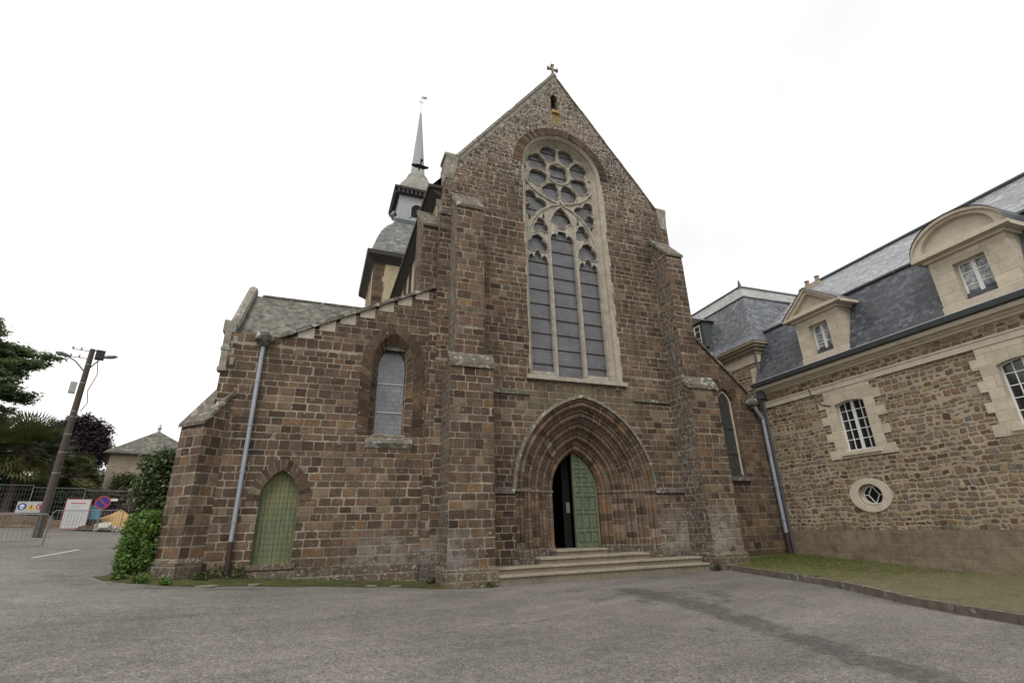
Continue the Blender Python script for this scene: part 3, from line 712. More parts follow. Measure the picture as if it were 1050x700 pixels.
# ---- entrance door
YD = YN+1.08
def door_top(x): # inner arch height
    a = .98; Rr = a+PC; q = Rr*Rr-(abs(x-9.25)+PC)**2; return PZS+math.sqrt(max(q, 0))
leafp = [(9.19, .83), (10.22, .83)]+[(x, door_top(x)) for x in np.linspace(10.22, 9.19, 14)]
leaf = MB().plate(leafp, [], YD, YD+.07).build('door_leaf', MGRN, ch)
m = MB(); fx = [9.19, 9.27, 9.52, 9.58, 9.83, 9.89, 10.12, 10.21]
for k in (0, 2, 4, 6):
    x0, x1 = fx[k], fx[k+1]
    m.prism_y([(x0, .84), (x1, .84), (x1, door_top(x1)-.01), (x0, door_top(x0)-.01)], YD-.045, YD+.005)
rz = [.84, .96, 1.36, 1.45, 2.0, 2.08, 2.62, 2.70, 3.0, 3.08, 3.34, 3.41, 3.66, 3.73, 3.95, 4.02]
for k in range(0, len(rz), 2):
    for q in (1, 3, 5):
        x0, x1 = fx[q], fx[q+1]
        if rz[k+1] < door_top(x1)-.05: m.box(x0+.001, x1-.001, YD-.042, YD+.004, rz[k], rz[k+1])
m.build('door_rail', MGRN, leaf)
m = MB()
for k in range(1, len(rz)-1, 2):
    for q in (1, 3, 5):
        x0, x1, z0, z1 = fx[q]+.035, fx[q+1]-.035, rz[k]+.035, rz[k+1]-.035
        if z1 > door_top(x1)-.06: continue
        b = .035; lo = [(x0, YD-.001, z0), (x1, YD-.001, z0), (x1, YD-.001, z1), (x0, YD-.001, z1)]
        hi = [(x0+b, YD-.03, z0+b), (x1-b, YD-.03, z0+b), (x1-b, YD-.03, z1-b), (x0+b, YD-.03, z1-b)]; m.hexa(lo, hi)
m.split('door_panel', MGRN, leaf)
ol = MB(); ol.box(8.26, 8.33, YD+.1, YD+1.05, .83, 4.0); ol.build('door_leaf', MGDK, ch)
# dark lobby behind the door
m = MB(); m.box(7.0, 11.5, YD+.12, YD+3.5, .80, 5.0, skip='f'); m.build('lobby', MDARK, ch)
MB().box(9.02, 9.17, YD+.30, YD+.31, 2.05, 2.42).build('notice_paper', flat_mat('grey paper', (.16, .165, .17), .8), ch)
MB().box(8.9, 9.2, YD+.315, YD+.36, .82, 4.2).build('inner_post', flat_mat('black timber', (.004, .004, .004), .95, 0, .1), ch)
# ---- buttresses
def cap_y(m, x0, x1, y0, z0, y1, z1, t=.12, ov=.07):
    """sloping weathering slab from the front low edge to the wall"""
    m.prism_x([(y0-ov, z0-t*.35), (y0-ov, z0+t*.65), (y1, z1+t*.7), (y1, z1-t)], x0-ov, x1+ov)
def buttress(x0, x1, ux0, ux1, yw, yl, yu, zset, ztop, ztopw, base=.55, side=MSB):
    b = MB(); b.box(x0, x1, yl, yw+.02, -.3, zset, skip='bl')
    b.face([(x0, yw+.02, -.3), (x0, yl, -.3), (x0, yl, zset), (x0, yw+.02, zset)], mi=1)
    if ztop:
        b.box(ux0, ux1, yu, yw+.02, zset-.1, ztop, skip='bl')
        b.face([(ux0, yw+.02, zset-.1), (ux0, yu, zset-.1), (ux0, yu, ztop), (ux0, yw+.02, ztop)], mi=1)
        for x in (ux0, ux1): b.face([(x, yu, ztop), (x, yw, ztop), (x, yw, ztopw)], mi=1 if x == ux0 else 0)
    if not ztop:
        b.prism_x([(yl, zset), (yw+.02, zset), (yw+.02, ztopw)], x0, x1)
    o = b.build('buttress', [MSB, side], ch)
    c = MB()
    if ztop: cap_y(c, x0, x1, yl, zset, yu+.02, zset+.42, .16, .06); cap_y(c, ux0, ux1, yu, ztop, yw, ztopw, .13, .05)
    else: cap_y(c, x0, x1, yl, zset, yw, ztopw, .13, .07)
    c.split('weathering_slab', MCAP, o)
    p_ = MB(); p_.box(x0-.08, x1+.07, yl-.09, yw-.01, -.3, base-.06)
    p_.hexa([(x0-.08, yw-.01, base-.06), (x0-.08, yl-.09, base-.06), (x1+.07, yl-.09, base-.06), (x1+.07, yw-.01, base-.06)][::-1],
            [(x0-.01, yw-.01, base+.04), (x0-.01, yl-.01, base+.04), (x1+.01, yl-.01, base+.04), (x1+.01, yw-.01, base+.04)][::-1])
    p_.build('buttress_plinth', MSPL, o); return o
buttress(3.76, 5.23, 3.93, 5.0, YN, 14.9, 15.12, 6.68, 13.15, 14.35, .52, MSL)
buttress(13.45, 14.86, 13.55, 14.42, YN, 14.9, 15.12, 6.66, 12.85, 14.1, .55, MSL)
DM = Matrix.Translation((-3.13, 16.58, 0)) @ Matrix.Rotation(R(-45), 4, 'Z')     # -y of this frame points out of the corner
cbw, cbl = .5, .44
cb = MB().box(-cbw, cbw, -cbl, .7, -.2, 4.55).prism_x([(-cbl, 4.55), (.5, 4.55), (.5, 5.9)], -cbw, cbw).xf(DM).build('buttress', MSB, ch)
m = MB(); cap_y(m, -cbw, cbw, -cbl, 4.58, .5, 5.95, .10, .06); m.xf(DM).build('weathering_slab', MCAP, cb)
m = MB(); m.box(-cbw-.08, cbw+.08, -cbl-.09, .2, -.2, .95); m.hexa([(-cbw-.08, .2, .95), (-cbw-.08, -cbl-.09, .95), (cbw+.08, -cbl-.09, .95), (cbw+.08, .2, .95)][::-1], [(-cbw, .2, 1.06), (-cbw, -cbl, 1.06), (cbw, -cbl, 1.06), (cbw, .2, 1.06)][::-1])
m.xf(DM).build('buttress_plinth', MSPL, cb)
m = MB(); m.box(3.24, 3.77, 16.12, 16.6, -.2, 8.5); m.prism_x([(16.12, 8.5), (16.5, 8.95), (16.5, 8.5)], 3.24, 3.76); m.build('corner_pier', MSB, ch)
m = MB(); m.box(2.92, 3.55, 16.47, 18., 7, 12.9); m.prism_x([(16.47, 12.9), (18., 12.9), (18, 14.5)], 2.92, 3.55); m.build('side_buttress', MSB, ch)
m = MB(); m.prism_x([(16.4, 12.85), (16.4, 12.97), (18.05, 14.65), (18.05, 14.45)], 2.88, 3.58)
m.prism_x([(16.05, 13.3), (16.02, 13.42), (16.8, 14.5), (16.8, 14.2)], 3.46, 3.93); m.split('weathering_slab', MCAP, ch)
# ---- left aisle wall
AX0 = -3.06
olA = [(AX0, -.1), (3.75, -.1), (3.75, 10.2), (3.4, 10.02), (-1.3, 7.55), (AX0, 7.55)]
wL = dict(cx=2.1, zs=6.95)
hA = opening(2.1, .70, 4.5, 7.0, 1.12, 12); hD = opening(-.93, .53, .78, 2.5, .86, 12)
MB().plate(olA, [hA, hD], YA, YA+.9).build('aisle_wall', MS, ch)
m = MB(); m.box(AX0+.4, 3.2, YA-.07, YA+.2, -.2, .62); m.build('aisle_plinth', MSPL, ch)
lw = MB(); g_in = opening(2.1, .455, 4.62, 6.95, .78, 12)
lw.loft(P3(hA, YA-.002), P3(g_in, YA+.48), uvs=True); lw = lw.build('lancet_window', stone_mat('splayed reveal stone', h=.5, w=.27, mort=.012), ch)
MB().plate(opening(2.1, .5, 4.55, 6.95, .85, 12), [], YA+.47, YA+.5).build('pane', MGLA, lw)
m = MB()
for z in (5.35, 6.35): m.box(1.65, 2.55, YA+.44, YA+.468, z, z+.04)
m.split('saddle_bar', flat_mat('pale bar', (.38, .38, .37), .6), lw)
m = MB(); m.prism_x([(YA-.12, 4.25), (YA-.12, 4.36), (YA+.5, 4.66), (YA+.5, 4.3), (YA-.02, 4.1)], 1.36, 2.86); m.build('window_sill', plain_stone('mossy white sill', (.17, .155, .125), .45, .8), lw)
voussoirs('lancet_arch', resample(opening(2.1, .71, 4.55, 7.0, 1.13, 16), 200), resample(opening(2.1, 1.06, 4.55, 7.0, 1.46, 16), 200), 30, YA, .022, MSV, lw)
sd_ = MB().plate(opening(-.93, .53, .8, 2.5, .86, 12), [], YA+.22, YA+.27).build('side_door', MGR2, ch)
m = MB()
for z in np.arange(1.0, 3.2, .16):
    for x in np.arange(-1.4, -.44, .096):
        if abs(x+.93) < .48*(1 if z < 2.5 else max(0, 1-((z-2.5)/.9)**1.6)): m.box(x-.012, x+.012, YA+.208, YA+.221, z-.012, z+.012)
m.build('stud', flat_mat('dark iron stud', (.05, .055, .04), .7), sd_)
m = MB()
for x in np.arange(-1.42, -.42, .12): m.box(x-.004, x+.004, YA+.214, YA+.2205, .82, 2.5+.8*max(0, 1-(abs(x+.93)/.53)**1.7))
m.build('plank_gap', MGDK, sd_)
voussoirs('door_arch', arch(-.93, .54, 2.5, .87, 16), arch(-.93, .86, 2.5, 1.22, 16), 15, YA, .024, MSV, sd_)
MB().box(-1.6, -.3, YA-.05, YA+.3, .66, .80).build('door_sill', MSPL, sd_)
# coping of the aisle rake with pale stones under it
m = MB(); n = 11; ax, az, bx_, bz = -1.55, 7.50, 3.5, 10.13; dx, dz = bx_-ax, bz-az; l = math.hypot(dx, dz); nx, nz = -dz/l, dx/l
for k in range(n):
    a = (ax+dx*(k/n+.002), az+dz*(k/n+.002)); b = (ax+dx*((k+1)/n-.002), az+dz*((k+1)/n-.002)); t = .12+random.uniform(-.01, .01)
    m.prism_y([a, b, (b[0]+nx*t, b[1]+nz*t), (a[0]+nx*t, a[1]+nz*t)], YA-.10, YA+.95)
m.build('coping', MCAP, ch)
m = MB()
for k in range(7):
    f = .1+.125*k; x = ax+dx*f; z = az+dz*f
    m.prism_y([(x, z-.17), (x+.5, z-.17), (x+.5, z+.24), (x+.2, z+.10), (x, z-.005)], YA-.018, YA+.3, r=random.random())
m.split('springer_stone', MLIM, ch)
# north chapel roof seen over the wall
m = MB(); zr, yr = 10.0, 18.9
m.face([(-2.9, YA+.2, 7.55), (3.6, YA+.2, 7.55), (3.6, yr, zr), (-2.9, yr, zr)]); m.face([(3.6, yr+2.5, 7.5), (-2.9, yr+2.5, 7.5), (-2.9, yr, zr), (3.6, yr, zr)])
m.build('chapel_roof', MSLL, ch)
m = MB()
for k in range(16): m.tube([(-2.6+.38*k, yr, zr), (-2.222+.38*k, yr, zr+.008)], .075, 8)
m.build('ridge_tile', MTER if False else MCAP, ch)
m = MB(); m.tube([(-2.95, YA+.1, 7.75), (-2.95, yr, zr+.2), (-2.95, yr+.2, zr+.12)], [.16, .17, .15], 8); m.box(-3.2, -2.85, YA-.02, YA+.35, 7.55, 7.95)
m.box(-3.13, -2.94, YA-.03, YA+.25, 6.3, 7.55); m.box(-3.16, -2.91, YA-.05, YA+.25, 6.95, 7.05); m.box(-3.16, -2.91, YA-.045, YA+.25, 6.28, 6.4)
for z, w_ in ((7.2, .12), (6.8, .07), (6.5, .11)): m.box(-2.86, -2.86+w_, YA-.012, YA+.1, z, z+.24)
m.build('gable_coping', plain_stone('weathered pale coping', (.24, .225, .185), .3, .45), ch)
m = MB(); m.face([(AX0, YA+.9, -.2), (AX0, 21.4, -.2), (AX0, 21.4, 7.5), (AX0, yr, zr), (AX0, YA+.9, 7.5)])
m.face([(AX0, 21.4, -.2), (AX0, 21.4, 7.5), (3.6, 21.4, 7.5), (3.6, 21.4, -.2)]); m.build('chapel_wall', MS, ch)
# gutter spout heads and downpipes
def pipe(name, pts, r, head, lower, mat=MZIN):
    o = MB().tube(pts, r, 10).build(name, mat, ch, smooth=False)
    m = MB(); x, y, z = head; m.rev(x, y, [(.10, z-.28), (.15, z-.2), (.28, z-.12), (.30, z), (.26, z+.12), (.12, z+.22)], 10); m.build('spout_head', MCAP, o)
    a, b = lower; MB().tube([a, b], r*1.15, 10).build('pipe_foot', MCIRON, o)
    c = MB()
    for z in np.arange(min(p[2] for p in pts)+.5, max(p[2] for p in pts)-.3, 1.35): c.tube([(pts[-1][0], pts[-1][1], z), (pts[-1][0], pts[-1][1], z+.05)], r*1.25, 10)
    c.build('pipe_collar', mat, o); return o
pipe('downpipe', [(-1.99, YA-.13, 7.15), (-1.99, YA-.13, 1.42)], .062, (-1.99, YA-.16, 7.42), ((-1.99, YA-.12, 1.42), (-1.95, YA-.1, .2)))
# ---- right aisle wall
olR = [(14.4, -.1), (18.74, -.1), (18.74, 6.75), (18.1, 7.1), (14.4, 10.6)]
hR = opening(16.78, .44, 3.35, 6.5, .72, 12)
MB().plate(olR, [hR], YA, YA+.6).build('aisle_wall', stone_mat('rust brown ironstone', h=.27, w=.42, facade=True, mort=.008), ch)
rw = MB(); gin = opening(16.78, .36, 3.42, 6.5, .6, 12); rw.loft(P3(hR, YA), P3(gin, YA+.22)); rw = rw.build('lancet_window', MSV, ch)
m = MB(); q = opening(16.78, .33, 3.45, 6.5, .55, 12); m.loft(P3(opening(16.78, .385, 3.4, 6.5, .63, 12), YA+.12), P3(q, YA+.12)); m.loft(P3(q, YA+.12), P3(q, YA+.2)); m.build('window_frame', MTUP, rw)
MB().plate(opening(16.78, .38, 3.4, 6.5, .63, 12), [], YA+.17, YA+.2).build('pane', glass_mat('dark leaded glass', (.05, .052, .055), .16), rw)
MB().box(16.25, 17.3, YA-.14, YA+.2, 3.18, 3.36).build('window_sill', MCAP, rw)
m = MB()
for z in (4.3, 5.4): m.box(16.45, 17.1, YA+.145, YA+.168, z, z+.03)
m.split('saddle_bar', MIRON, rw)
voussoirs('lancet_arch', arch(16.78, .45, 6.5, .73, 14), arch(16.78, .74, 6.5, 1.05, 14), 15, YA, .02, MSV, rw)
m = MB(); ax, az, bx_, bz = 14.4, 10.55, 18.16, 7.05; dx, dz = bx_-ax, bz-az; l = math.hypot(dx, dz); nx, nz = -dz/l, dx/l; n = 8
for k in range(n):
    a = (ax+dx*(k/n+.002), az+dz*(k/n+.002)); b = (ax+dx*((k+1)/n-.002), az+dz*((k+1)/n-.002)); t = .11
    m.prism_y([a, b, (b[0]-nx*-t, b[1]-nz*-t), (a[0]-nx*-t, a[1]-nz*-t)], YA-.09, YA+.65)
m.box(18.05, 18.4, YA-.2, YA+.3, 6.72, 6.98); m.box(18.1, 18.4, YA-.14, YA+.3, 6.55, 6.73); m.build('coping', MCAP, ch)
pipe('downpipe', [(18.2, YA-.2, 6.5), (18.3, YA-.2, 6.25), (18.58, YA-.19, 5.86), (18.585, YA-.19, 5.6), (18.585, YA-.19, 1.1)], .085, (18.2, YA-.1, 6.62), ((18.585, YA-.19, 1.1), (18.585, YA-.19, .2)))
m = MB(); m.box(14.3, 18.5, YA+.6, YA+1.2, -.1, 6.5); m.build('aisle_core', MS, ch)
m = MB(); m.face([(14.4, YA+.6, 10.4), (14.4, 28, 10.4), (18.3, 28, 6.9), (18.3, YA+.6, 6.9)]); m.build('aisle_roof', MSLL, ch)
# ---- nave body and roof
m = MB(); m.face([(3.62, YN+1.1, 0), (3.62, 29, 0), (3.62, 29, 15.3), (3.62, YN+1.1, 15.3)]); m.face([(14.75, YN+1.1, 0), (14.75, 29, 0), (14.75, 29, 15.3), (14.75, YN+1.1, 15.3)])
nw = m.split('nave_side_wall', MREN, ch)[0]
m = MB()
for y in (18.6, 20.0, 21.6, 23.3, 25.): m.box(3.5, 3.63, y, y+.12, 11.5, 14.9)
m.split('timber_batten', MTIM, nw)
m = MB()
m.face([(3.25, YN+.75, 15.2), (3.25, 29, 15.2), (CX, 29, 22.5), (CX, YN+.75, 22.5)]); m.face([(15.15, YN+.75, 15.1), (15.15, 29, 15.1), (CX, 29, 22.5), (CX, YN+.75, 22.5)])
rf = m.build('nave_roof', MSLA, ch)
m = MB(); m.prism_x([(YN+.72, 15.08), (29, 15.08), (29, 15.22), (YN+.72, 15.22)], 3.12, 3.66); m.prism_y([(3.66, 14.75), (3.66, 15.08), (3.2, 15.08)], YN+.8, 28.9)
m.build('eave', MTIM, rf)
m = MB(); m.face([(3.62, 29, 0), (14.75, 29, 0), (14.75, 29, 15.2), (CX, 29, 22.4), (3.62, 29, 15.2)]); m.build('end_wall', MREN, ch)
# ---- tower
TX, TY = 5.0, 32.0
tw = MB().box(TX-2.93, TX+2.93, TY-2.93, TY+2.93, 0, 18.05).build('tower', MREN, ch)
m = MB(); z = 13.4
while z < 17.8:
    w_ = random.uniform(.3, .75); m.box(TX-2.95, TX-2.95+w_, TY-2.955, TY-2.6, z, z+.32); z += .36
for x in (-1.2, .4): m.box(TX-2.955, TX-2.9, TY+x, TY+x+.45, 10, 17.6)
m.build('quoin', stone_mat('quoin ironstone', joints=False), tw)
m = MB(); m.rev(TX, TY, [(2.96, 17.9), (3.1, 18.05), (3.42, 18.32), (3.46, 18.60), (3.2, 18.68)], square=True); m.build('cornice', MTIM, tw)
m = MB(); m.rev(TX, TY, [(3.22, 18.64), (3.08, 19.1), (2.9, 19.8), (2.62, 20.6), (2.25, 21.3), (1.85, 21.85), (1.6, 22.2), (1.52, 22.35)], square=True); m.build('bell_roof', MSLG, tw)
be = MB().box(TX-1.45, TX+1.45, TY-1.45, TY+1.45, 22.2, 24.85).build('belfry', MSPI, tw)
m = MB(); m.rev(TX, TY, [(1.62, 22.2), (1.66, 22.5), (1.5, 22.56)], square=True); m.build('belfry_base', MZID, tw)
m = MB(); m.rev(TX, TY, [(1.5, 24.72), (1.6, 24.82), (1.64, 24.98), (1.84, 25.06), (1.86, 25.24), (1.7, 25.36)], square=True)
for s_ in np.arange(-1.55, 1.6, .31):
    for q in (-1, 1): m.box(TX+s_-.07, TX+s_+.07, TY+q*1.70-.1, TY+q*1.70+.1, 24.72, 25.04); m.box(TX+q*1.70-.1, TX+q*1.70+.1, TY+s_-.07, TY+s_+.07, 24.72, 25.04)
m.build('belfry_cornice', MTIM, tw)
m = MB(); m.plate(opening(TX-.1, .42, 22.95, 23.6, .42, 10), [], TY-1.47, TY-1.44); m.build('belfry_opening', MDARK, tw)
m = MB(); q0, q1 = opening(TX-.1, .44, 22.9, 23.6, .44, 10), opening(TX-.1, .6, 22.85, 23.6, .6, 10); m.loft(P3(q1, TY-1.5), P3(q0, TY-1.5)); m.loft(P3(q0, TY-1.5), P3(q0, TY-1.45)); m.loft(P3(q1, TY-1.45), P3(q1, TY-1.5)); m.build('opening_frame', MSPI, tw)
m = MB(); m.rev(TX, TY, [(1.85, 25.33), (1.72, 25.8), (1.4, 26.5), (1.0, 27.1), (.76, 27.7)], 8, rot=math.pi/8); m.build('spire_skirt', plain_stone('mossy spire skirt', (.25, .245, .215), .25, .4), tw)
m = MB(); m.rev(TX, TY, [(.70, 26.9), (.62, 27.4), (.45, 29.6), (.26, 32.), (.07, 34.4)], 8, rot=math.pi/8); m.build('spire', MSPI, tw)
m = MB(); m.tube([(TX, TY, 34.3), (TX, TY, 36.5)], .018, 5); m.box(TX-.22, TX+.22, TY-.015, TY+.015, 35.6, 35.64); m.prism_y([(TX+.02, 36.1), (TX+.4, 36.05), (TX+.5, 36.35), (TX+.1, 36.3)], TY-.02, TY+.02); m.build('weathercock', MGAL, tw)
m = MB(); m.tube([(TX-1.75, TY-1.6, 22.3), (TX-1.95, TY-1.75, 22.55), (TX-1.8, TY-1.65, 22.9), (TX-1.6, TY-1.5, 22.8)], .13, 8); m.build('volute', MSLG, tw)
# ---- entrance steps
stp = thing('entrance_steps', 'flight of worn beige stone steps before the arched church portal', 'steps', (9.25, 15.4, 0), world=True)
for (x0, x1, y0, y1, z0, z1) in ((5.3, 13.15, 14.87, 15.3, -.1, .27), (5.32, 13.2, 15.27, 15.75, -.1, .455), (7.05, 11.3, 15.72, 16.5, .3, .64), (7.98, 10.0, 16.35, 17.4, .5, .82)):
    n = max(1, int((x1-x0)/1.9)); m = MB(); xx = [x0]+[x0+(x1-x0)*(k+random.uniform(-.2, .2))/n for k in range(1, n)]+[x1]
    for a, b in zip(xx, xx[1:]):
        j = random.uniform(-.006, .006); m.box(a+.004, b-.004, y0-.03+j, y1, z1-.065, z1+j)
    so_ = m.build('step', MSTEPT, stp, bevel=.014)
    MB().box(x0+.02, x1-.02, y0+.02, y1, z0, z1-.066).build('riser', MSTEP, so_)
m = MB(); m.box(5.3, 13.4, 15.7, 16.6, -.1, .445); m.build('step_core', MSPL, stp)

# ================================================================== MONASTERY WING (local frame: x right along wall, y into the building)
bl = thing('monastery_wing', 'long rubble stone abbey building with slate mansard roof, stone dormers and white windows', 'building', (18.75, 16.2, 0), math.atan2(-bdy, -bdx))
WX = 15.0
w1, w2 = (4.0, .61), (9.27, .61)
def seg_win(cx, a, zb, zt, rise, n=10): 
    return [(cx-a, zb)]+[(cx-a+2*a*i/n, zt+rise*(1-(2*i/n-1)**2)) for i in range(n+1)]+[(cx+a, zb)]
h1, h2 = seg_win(w1[0], .61, 3.92, 5.72, .10), seg_win(w2[0], .61, 3.92, 5.74, .10)
h3 = seg_win(13.6, .61, 3.92, 5.73, .10)
OV = (3.88, 2.36, .41, .41)
hov = [(OV[0]+.43*math.cos(2*math.pi*i/28), OV[1]+.36*math.sin(2*math.pi*i/28)) for i in range(28)]
MB().plate([(-.02, 1.15), (WX, 1.15), (WX, 7.3), (-.02, 7.3)], [h1, h2, h3, hov], 0, .55).build('wall', MRUB, bl)
MB().plate([(.1, -.4), (WX, -.4), (WX, 1.2), (.1, 1.2)], [], -.03, .3).build('plinth', MASH, bl)
m = MB(); m.box(.05, WX, -.06, .1, 6.33, 6.53); m.box(.05, WX, -.085, .1, 6.53, 6.59); m.build('string_course', MTUP, bl)
m = MB(); m.prism_x([(0, 6.94), (-.06, 6.96), (-.08, 7.02), (-.14, 7.05), (-.18, 7.10), (-.31, 7.13), (-.34, 7.25), (-.30, 7.28), (0, 7.3)][::-1], .02, WX); m.build('cornice', MTUP, bl)
m = MB(); m.prism_x([(-.30, 7.285), (-.46, 7.30), (-.50, 7.44), (-.46, 7.47), (-.30, 7.42)][::-1], .0, WX); gt = m.build('gutter', MZID, bl)
m = MB(); m.tube([(0, -.49, 7.46), (WX, -.49, 7.46)], .016, 6); m.build('gutter_lip', flat_mat('bright zinc edge', (.5, .52, .53), .35, .4), gt)
def white_window(cx, a, zb, zt, rise, y, cols, rows, name='window', dark=MGLD, parent=bl, flat=False):
    fr = MB(); q = seg_win(cx, a, zb, zt, rise); qi = seg_win(cx, a-.06, zb+.07, zt-.05, rise*.95)
    fr.loft(P3(q, y), P3(qi, y)).loft(P3(qi, y), P3(qi, y+.06)); fr.face([(cx-a, y, zb), (cx+a, y, zb), (cx+a-.06, y, zb+.07), (cx-a+.06, y, zb+.07)])
    top = lambda x: zt+rise*max(0, 1-((x-cx)/a)**2)-.03
    fr.box(cx-.055, cx+.055, y-.012, y+.05, zb+.02, top(cx))
    o = None if flat else fr.build(name, MWHT, parent)
    b = fr if flat else MB()
    for sg in (-1, 1):
        wv = a-.06-.055
        for k in range(1, cols):
            x = cx+sg*(.055+wv*k/cols); b.box(x-.014, x+.014, y+.004, y+.045, zb+.06, top(x))
        for k in range(1, rows):
            z = zb+.07+(zt-zb)*k/rows; xa, xb = sorted((cx+sg*.055, cx+sg*(a-.06))); b.box(xa, xb, y+.008, y+.04, z-.014, z+.014)
    if flat: o = fr.build(name, MWHT, parent)
    else: b.build('glazing_bar', MWHT, o)
    MB().plate(seg_win(cx, a-.03, zb+.03, zt-.03, rise), [], y+.03, y+.04).build('pane', dark, parent if flat else o)
    return o
def surround(cx, hole, zb, zt, a=.61):
    """pale stone surround with toothed sides, up to the string course"""
    o = [(cx-a-.3, zb-.22)]; z = zb-.22; zs = [zb-.22]; big = True; L = []
    while z < 6.3:
        hh = random.uniform(.30, .36); z1 = min(6.325, z+hh); L.append((z, z1, (.62 if big else .36)+random.uniform(-.05, .05))); z = z1; big = not big
    left = []; right = []
    for z0, z1, e in L: left += [(cx-a-e, z0), (cx-a-e, z1)]; right += [(cx+a+e*random.uniform(.95, 1.05), z0), (cx+a+e, z1)]
    poly = right[:1]+right[1:]+list(reversed(left)); poly = [(x, z) for x, z in poly]
    return MB().plate(poly, [hole], -.035, .22, back=False).build('window_surround', MTUF, bl)
for (cx, a), h in ((w1, h1), (w2, h2), ((13.6, .61), h3)):
    s_ = surround(cx, seg_win(cx, .585, 3.92, 5.70, .10), 3.92, 5.7)
    MB().box(cx-.75, cx+.75, -.09, .1, 3.80, 3.925).build('window_sill', MTUP, s_)
    white_window(cx, .60, 3.93, 5.73, .10, .16, 2, 5, parent=bl)
# oval window
m = MB(); n = 40
el = lambda a, b, i: (OV[0]+a*math.cos(2*math.pi*i/n), OV[1]+b*math.sin(2*math.pi*i/n))
O1 = [el(.77, .58, i) for i in range(n)]; O2 = [el(.45, .385, i) for i in range(n)]; O3 = [el(.40, .335, i) for i in range(n)]
m.loft(P3(O1, -.03), P3(O2, -.03), closed=True); m.loft(P3(O1, .02), P3(O1, -.03), closed=True); m.loft(P3(O2, -.03), P3(O3, .25), closed=True)
ov = m.build('oval_window', MTUP, bl)
m = MB(); y = .18
m.tube([(x, y, z) for x, z in [el(.37, .31, i) for i in range(0, n, 2)]], .022, 6, closed=True)
for a, b in (((-.20, 0), (-.36, 0)), ((-.20, 0), (0, .30)), ((-.20, 0), (.0, -.30)), ((0, .30), (.2, 0)), ((0, -.30), (.2, 0)), ((.2, 0), (.36, 0))):
    m.tube([(OV[0]+a[0], y, OV[1]+a[1]), (OV[0]+b[0], y, OV[1]+b[1])], .017, 6)
m.build('glazing_bar', MWHT, ov)
MB().plate([el(.40, .34, i) for i in range(n)], [], y+.01, y+.02).build('pane', MGLD, ov)
# mansard roof of the wing
def mansard(x0, x1): 
    m = MB(); A = (-.30, 7.44); B_ = (.75, 10.1); C_ = (4.5, 13.05); D = (8.25, 10.1); E_ = (9.3, 7.4)
    for p_, q in ((A, B_), (C_, D), (D, E_)): m.face([(x0, *p_), (x1, *p_), (x1, *q), (x0, *q)], uv=[(x0, 0), (x1, 0), (x1, math.dist(p_, q)), (x0, math.dist(p_, q))])
    m.face([(x0, *B_), (x1, *B_), (x1, *C_), (x0, *C_)], uv=[(x0, 0), (x1, 0), (x1, 4.8), (x0, 4.8)], mi=1); return m
rf2 = mansard(.1, WX).build('mansard_roof', [slate_mat('dark blue slate', (.062, .067, .078)), slate_mat('slate with painted sky sheen', (.21, .215, .225))], bl)  # upper slope's lighter slate has the sky reflection painted in
m = MB(); m.box(.1, WX, .66, .82, 10.06, 10.13); m.tube([(.1, 4.5, 13.1), (WX, 4.5, 13.1)], .09, 8); m.build('lead_roll', MZID, rf2)
m = MB(); m.face([(WX, 0, 0), (WX, 9, 0), (WX, 9, 7.4), (WX, 8.25, 10), (WX, 4.5, 13), (WX, .75, 10), (WX, 0, 7.4)]); m.face([(0, 9, 0), (WX, 9, 0), (WX, 9, 7.4), (0, 9, 7.4)]); m.build('end_wall', MRUB, bl)
def dormer(cx, hw, zb, zt, wa, wz0, wz1, kind, zp, ph, pw):
    yo = -.27
    o = MB().plate([(cx-hw, zb), (cx+hw, zb), (cx+hw, zt), (cx-hw, zt)], [[(cx-wa, wz0), (cx+wa, wz0), (cx+wa, wz1), (cx-wa, wz1)]], yo-.02, .5)
    for s_ in (-1, 1):
        x = cx+s_*hw; o.face([(x, yo, zb), (x, 2.0, zb), (x, 2.0, zt), (x, yo, zt)])
    o = o.build('dormer', MTUF, bl)
    # pediment
    m = MB()
    if kind == 'tri': outl_ = [(cx-pw, zp), (cx+pw, zp), (cx+pw, zp+.12), (cx, zp+ph), (cx-pw, zp+.12)]; inl = [(cx-pw*.68, zp+.2), (cx+pw*.68, zp+.2), (cx, zp+ph*.78)]
    else:
        arc = lambda r_, h_, z0: [(cx+r_*math.cos(math.pi*i/16), z0+h_*math.sin(math.pi*i/16)) for i in range(17)]
        outl_ = [(cx-pw, zp), (cx+pw, zp)]+arc(pw, ph-.12, zp+.12); inl = arc(pw*.78, ph*.66, zp+.2)
    m.plate(outl_, [inl], yo-.22, 1.2); m.plate(inl, [], yo-.05, yo-.01, back=False, sides=False)
    if kind == 'tri': rib_ = [(cx-pw, zp+.12), (cx, zp+ph), (cx+pw, zp+.12)]
    else: rib_ = list(reversed(arc(pw, ph-.12, zp+.12)))
    for y0, y1, t in ((yo-.30, yo-.22, .10), ):
        for a, b in zip(rib_, rib_[1:]): m.prism_y([(a[0], a[1]-t), (b[0], b[1]-t), b, a], y0, y1)
    m.box(cx-pw-.03, cx+pw+.03, yo-.30, yo-.21, zp+.02, zp+.12); m.box(cx-hw-.08, cx+hw+.08, yo-.12, .5, zp-.10, zp+.0)
    m.build('pediment', MTUP, o)
    m = MB(); cv = [(x, z+.012) for x, z in rib_]; m.loft([(x, yo-.34, z+.01) for x, z in cv], [(x, 2.6, z+.02) for x, z in cv]); m.build('dormer_roof', MZID, o)
    m = MB(); m.box(cx-hw-.02, cx+hw+.02, yo-.06, .3, zb, wz0-.02); m.build('dormer_sill', MTUP, o)
    ww = white_window(cx, wa-.01, wz0, wz1, 0., yo+.2, 1, 3, parent=o, dark=MCUR, flat=True)
    return o
